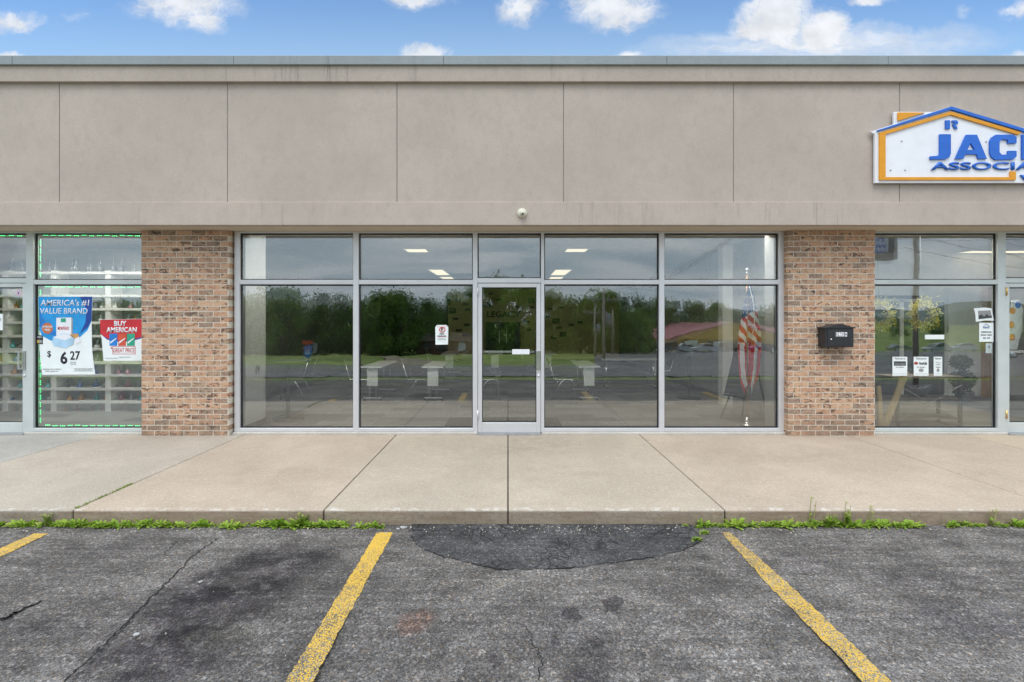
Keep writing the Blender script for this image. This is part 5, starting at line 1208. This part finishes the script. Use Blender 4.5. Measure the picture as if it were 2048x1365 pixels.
def brick_house():
    t = 58; x0, y0 = M_(832, t); x1 = M_(948, t)[0]; z = terr(y0)
    s = thing('brick_house', 'low brown brick house mirrored behind the no-parking notice', 'house', ((x0+x1)/2, y0, z))
    ze = H - (682-VY)*t/FPX
    MB().box(x0, x1, y0-5, y0, z-.4, ze).build('wall', M['brownbrick'], s)
    MB().add([(x0-.4, y0+.4, ze), (x1+.4, y0+.4, ze), (x1+.4, y0-5.4, ze), (x0-.4, y0-5.4, ze), (x0+1, y0-2.5, ze+1.0), (x1-1, y0-2.5, ze+1.0)], [(0,1,5,4), (1,2,5), (2,3,4,5), (3,0,4), (3,2,1,0)]).build('roof', M['roofbrown'], s)
    for px in (855, 885, 926):
        x = M_(px, t)[0]; MB().box(x-.45, x+.45, y0+.01, y0+.06, z+.5, z+1.5).build('window', M['signwhite'] if px == 926 else M['darkglass'], s)
brick_house()
def utility_pole(px, t, topy, lab, arm=True):
    x, y = M_(px, t); z = terr(y); zt = H + (VY-topy)*t/FPX
    s = thing('utility_pole', lab, 'utility pole', (x, y, z), 'utility poles across the street')
    MB().tube([(x, y, z-.3), (x, y, zt)], .075 if t < 20 else .12, 10, 0, .07 if t < 20 else .085).build('post', M['pole_wood'], s)
    if arm:
        MB().box(x-1.2, x+1.2, y-.06, y+.06, zt-.9, zt-.75).build('crossarm', M['pole_wood'], s)
        for dx in (-1.05, -.4, .4, 1.05): MB().lathe([(0,0),(.05,0),(.06,.08),(.03,.16),(0,.17)], (x+dx, y, zt-.75), 8).build('insulator', M['grey'], s)
        MB().lathe([(0,0),(.22,0),(.22,.7),(0,.75)], (x+.32, y, zt-2.6), 12).build('transformer', M['grey'], s)
    return Vector((x, y, zt-.6))
a1 = utility_pole(1208, 34, 572, 'tall grey utility pole mirrored in the pane right of the door'); a2 = utility_pole(1190, 46, 606, 'shorter utility pole left of the tall mirrored one'); a3 = utility_pole(1226, 60, 618, 'slim far utility pole right of the tall mirrored one', False)
a4 = utility_pole(1838, 14.2, 430, 'thick dark pole mirrored at the top of the office window', False)
def wires(pts, lab):
    mb = MB()
    for off in (-.9, 0, .9):
        for A, Bq in zip(pts, pts[1:]):
            q = [A.lerp(Bq, i/14) + Vector((off*.3, off*.2, off*.35 - .8*4*(i/14)*(1-i/14))) for i in range(15)]; mb.tube(q, .008, 4)
    tag(mb.build('overhead_wire', M['black'], None, loc=tuple(pts[0])), lab, 'wire')
wires([a2, a1, Vector((13.5, -19, 7.2)), Vector((40, -19, 7.5))], 'dark overhead wires sagging from the mirrored poles toward the flag pane')
wires([Vector((-60, -19, 5.5)), a1 + Vector((0,0,-1.2))], 'thin overhead wires mirrored across the treetops')
wires([a4, Vector((60, -30, 5.0))], 'dark wires mirrored across the office window')
def pylon_sign():
    t = 13.4; x1, y = M_(1801, t)[0], M_(1801, t)[1]; k = t/FPX; x0 = x1 - 2.6
    z0, z1 = H + (VY-519)*k, H + (VY-440)*k
    s = thing('pylon_sign', 'large white roadside sign with blue words mirrored beside the brick pier', 'sign', ((x0+x1)/2, y-.2, terr(y)))
    MB().box(x0, x1, y-.4, y-.02, z0, z1).build('cabinet', plain('sign_cabinet', (.16,.15,.15), .6), s)
    MB().box(x0+.12, x1-.28, y-.018, y, z0+.22, z1-.1).build('panel', M['signwhite'], s)
    zz = H + (VY-478)*k
    for i, w_ in enumerate(("THAT'S", 'WHO', 'WE')):
        wd = (1.15, .62, .42)[i]
        text_mesh('lettering', w_, M['signblue'], s, (x1-.32-wd/2, y+.002, zz-.17*i), wd, .12, .01, .03, face=1)
    for x in (x0+.5, x1-1.2): MB().tube([(x, y-.2, terr(y)-.2), (x, y-.2, z0+.02)], .09, 12).build('post', M['grey'], s)
pylon_sign()
def route_sign():
    t = 30; k = t/FPX; x, y = M_(614, t); z = terr(y)
    s = thing('route_sign', 'small red and blue route shields on a post mirrored in the first pane', 'sign', (x, y, z))
    MB().tube([(x, y, z), (x, y, H-(684-VY)*k)], .03, 8).build('post', M['grey'], s)
    def shield(cx, cy, w, h, mat, nm):
        q = lambda a, b: (x + (cx+a-614)*k, H - (cy+b-VY)*k)
        MB().prism([q(-w, -h), q(0, -h*1.15), q(w, -h), q(w*1.05, 0), q(w*.6, h*.7), q(0, h), q(-w*.6, h*.7), q(-w*1.05, 0)], y+.04, y+.06).build(nm, mat, s)
    shield(614, 688, 10, 5.5, plain('red_orange', (.75, .08, .02), .5), 'red_shield'); shield(614, 706, 7, 11, M['blueink'], 'blue_shield'); shield(627, 698, 4, 9, M['grey'], 'grey_shield')
    text_mesh('route_number', '25', M['signwhite'], s, (x, y+.062, H-(705-VY)*k), 9*k, 7*k, .004, .02, face=1)
route_sign()
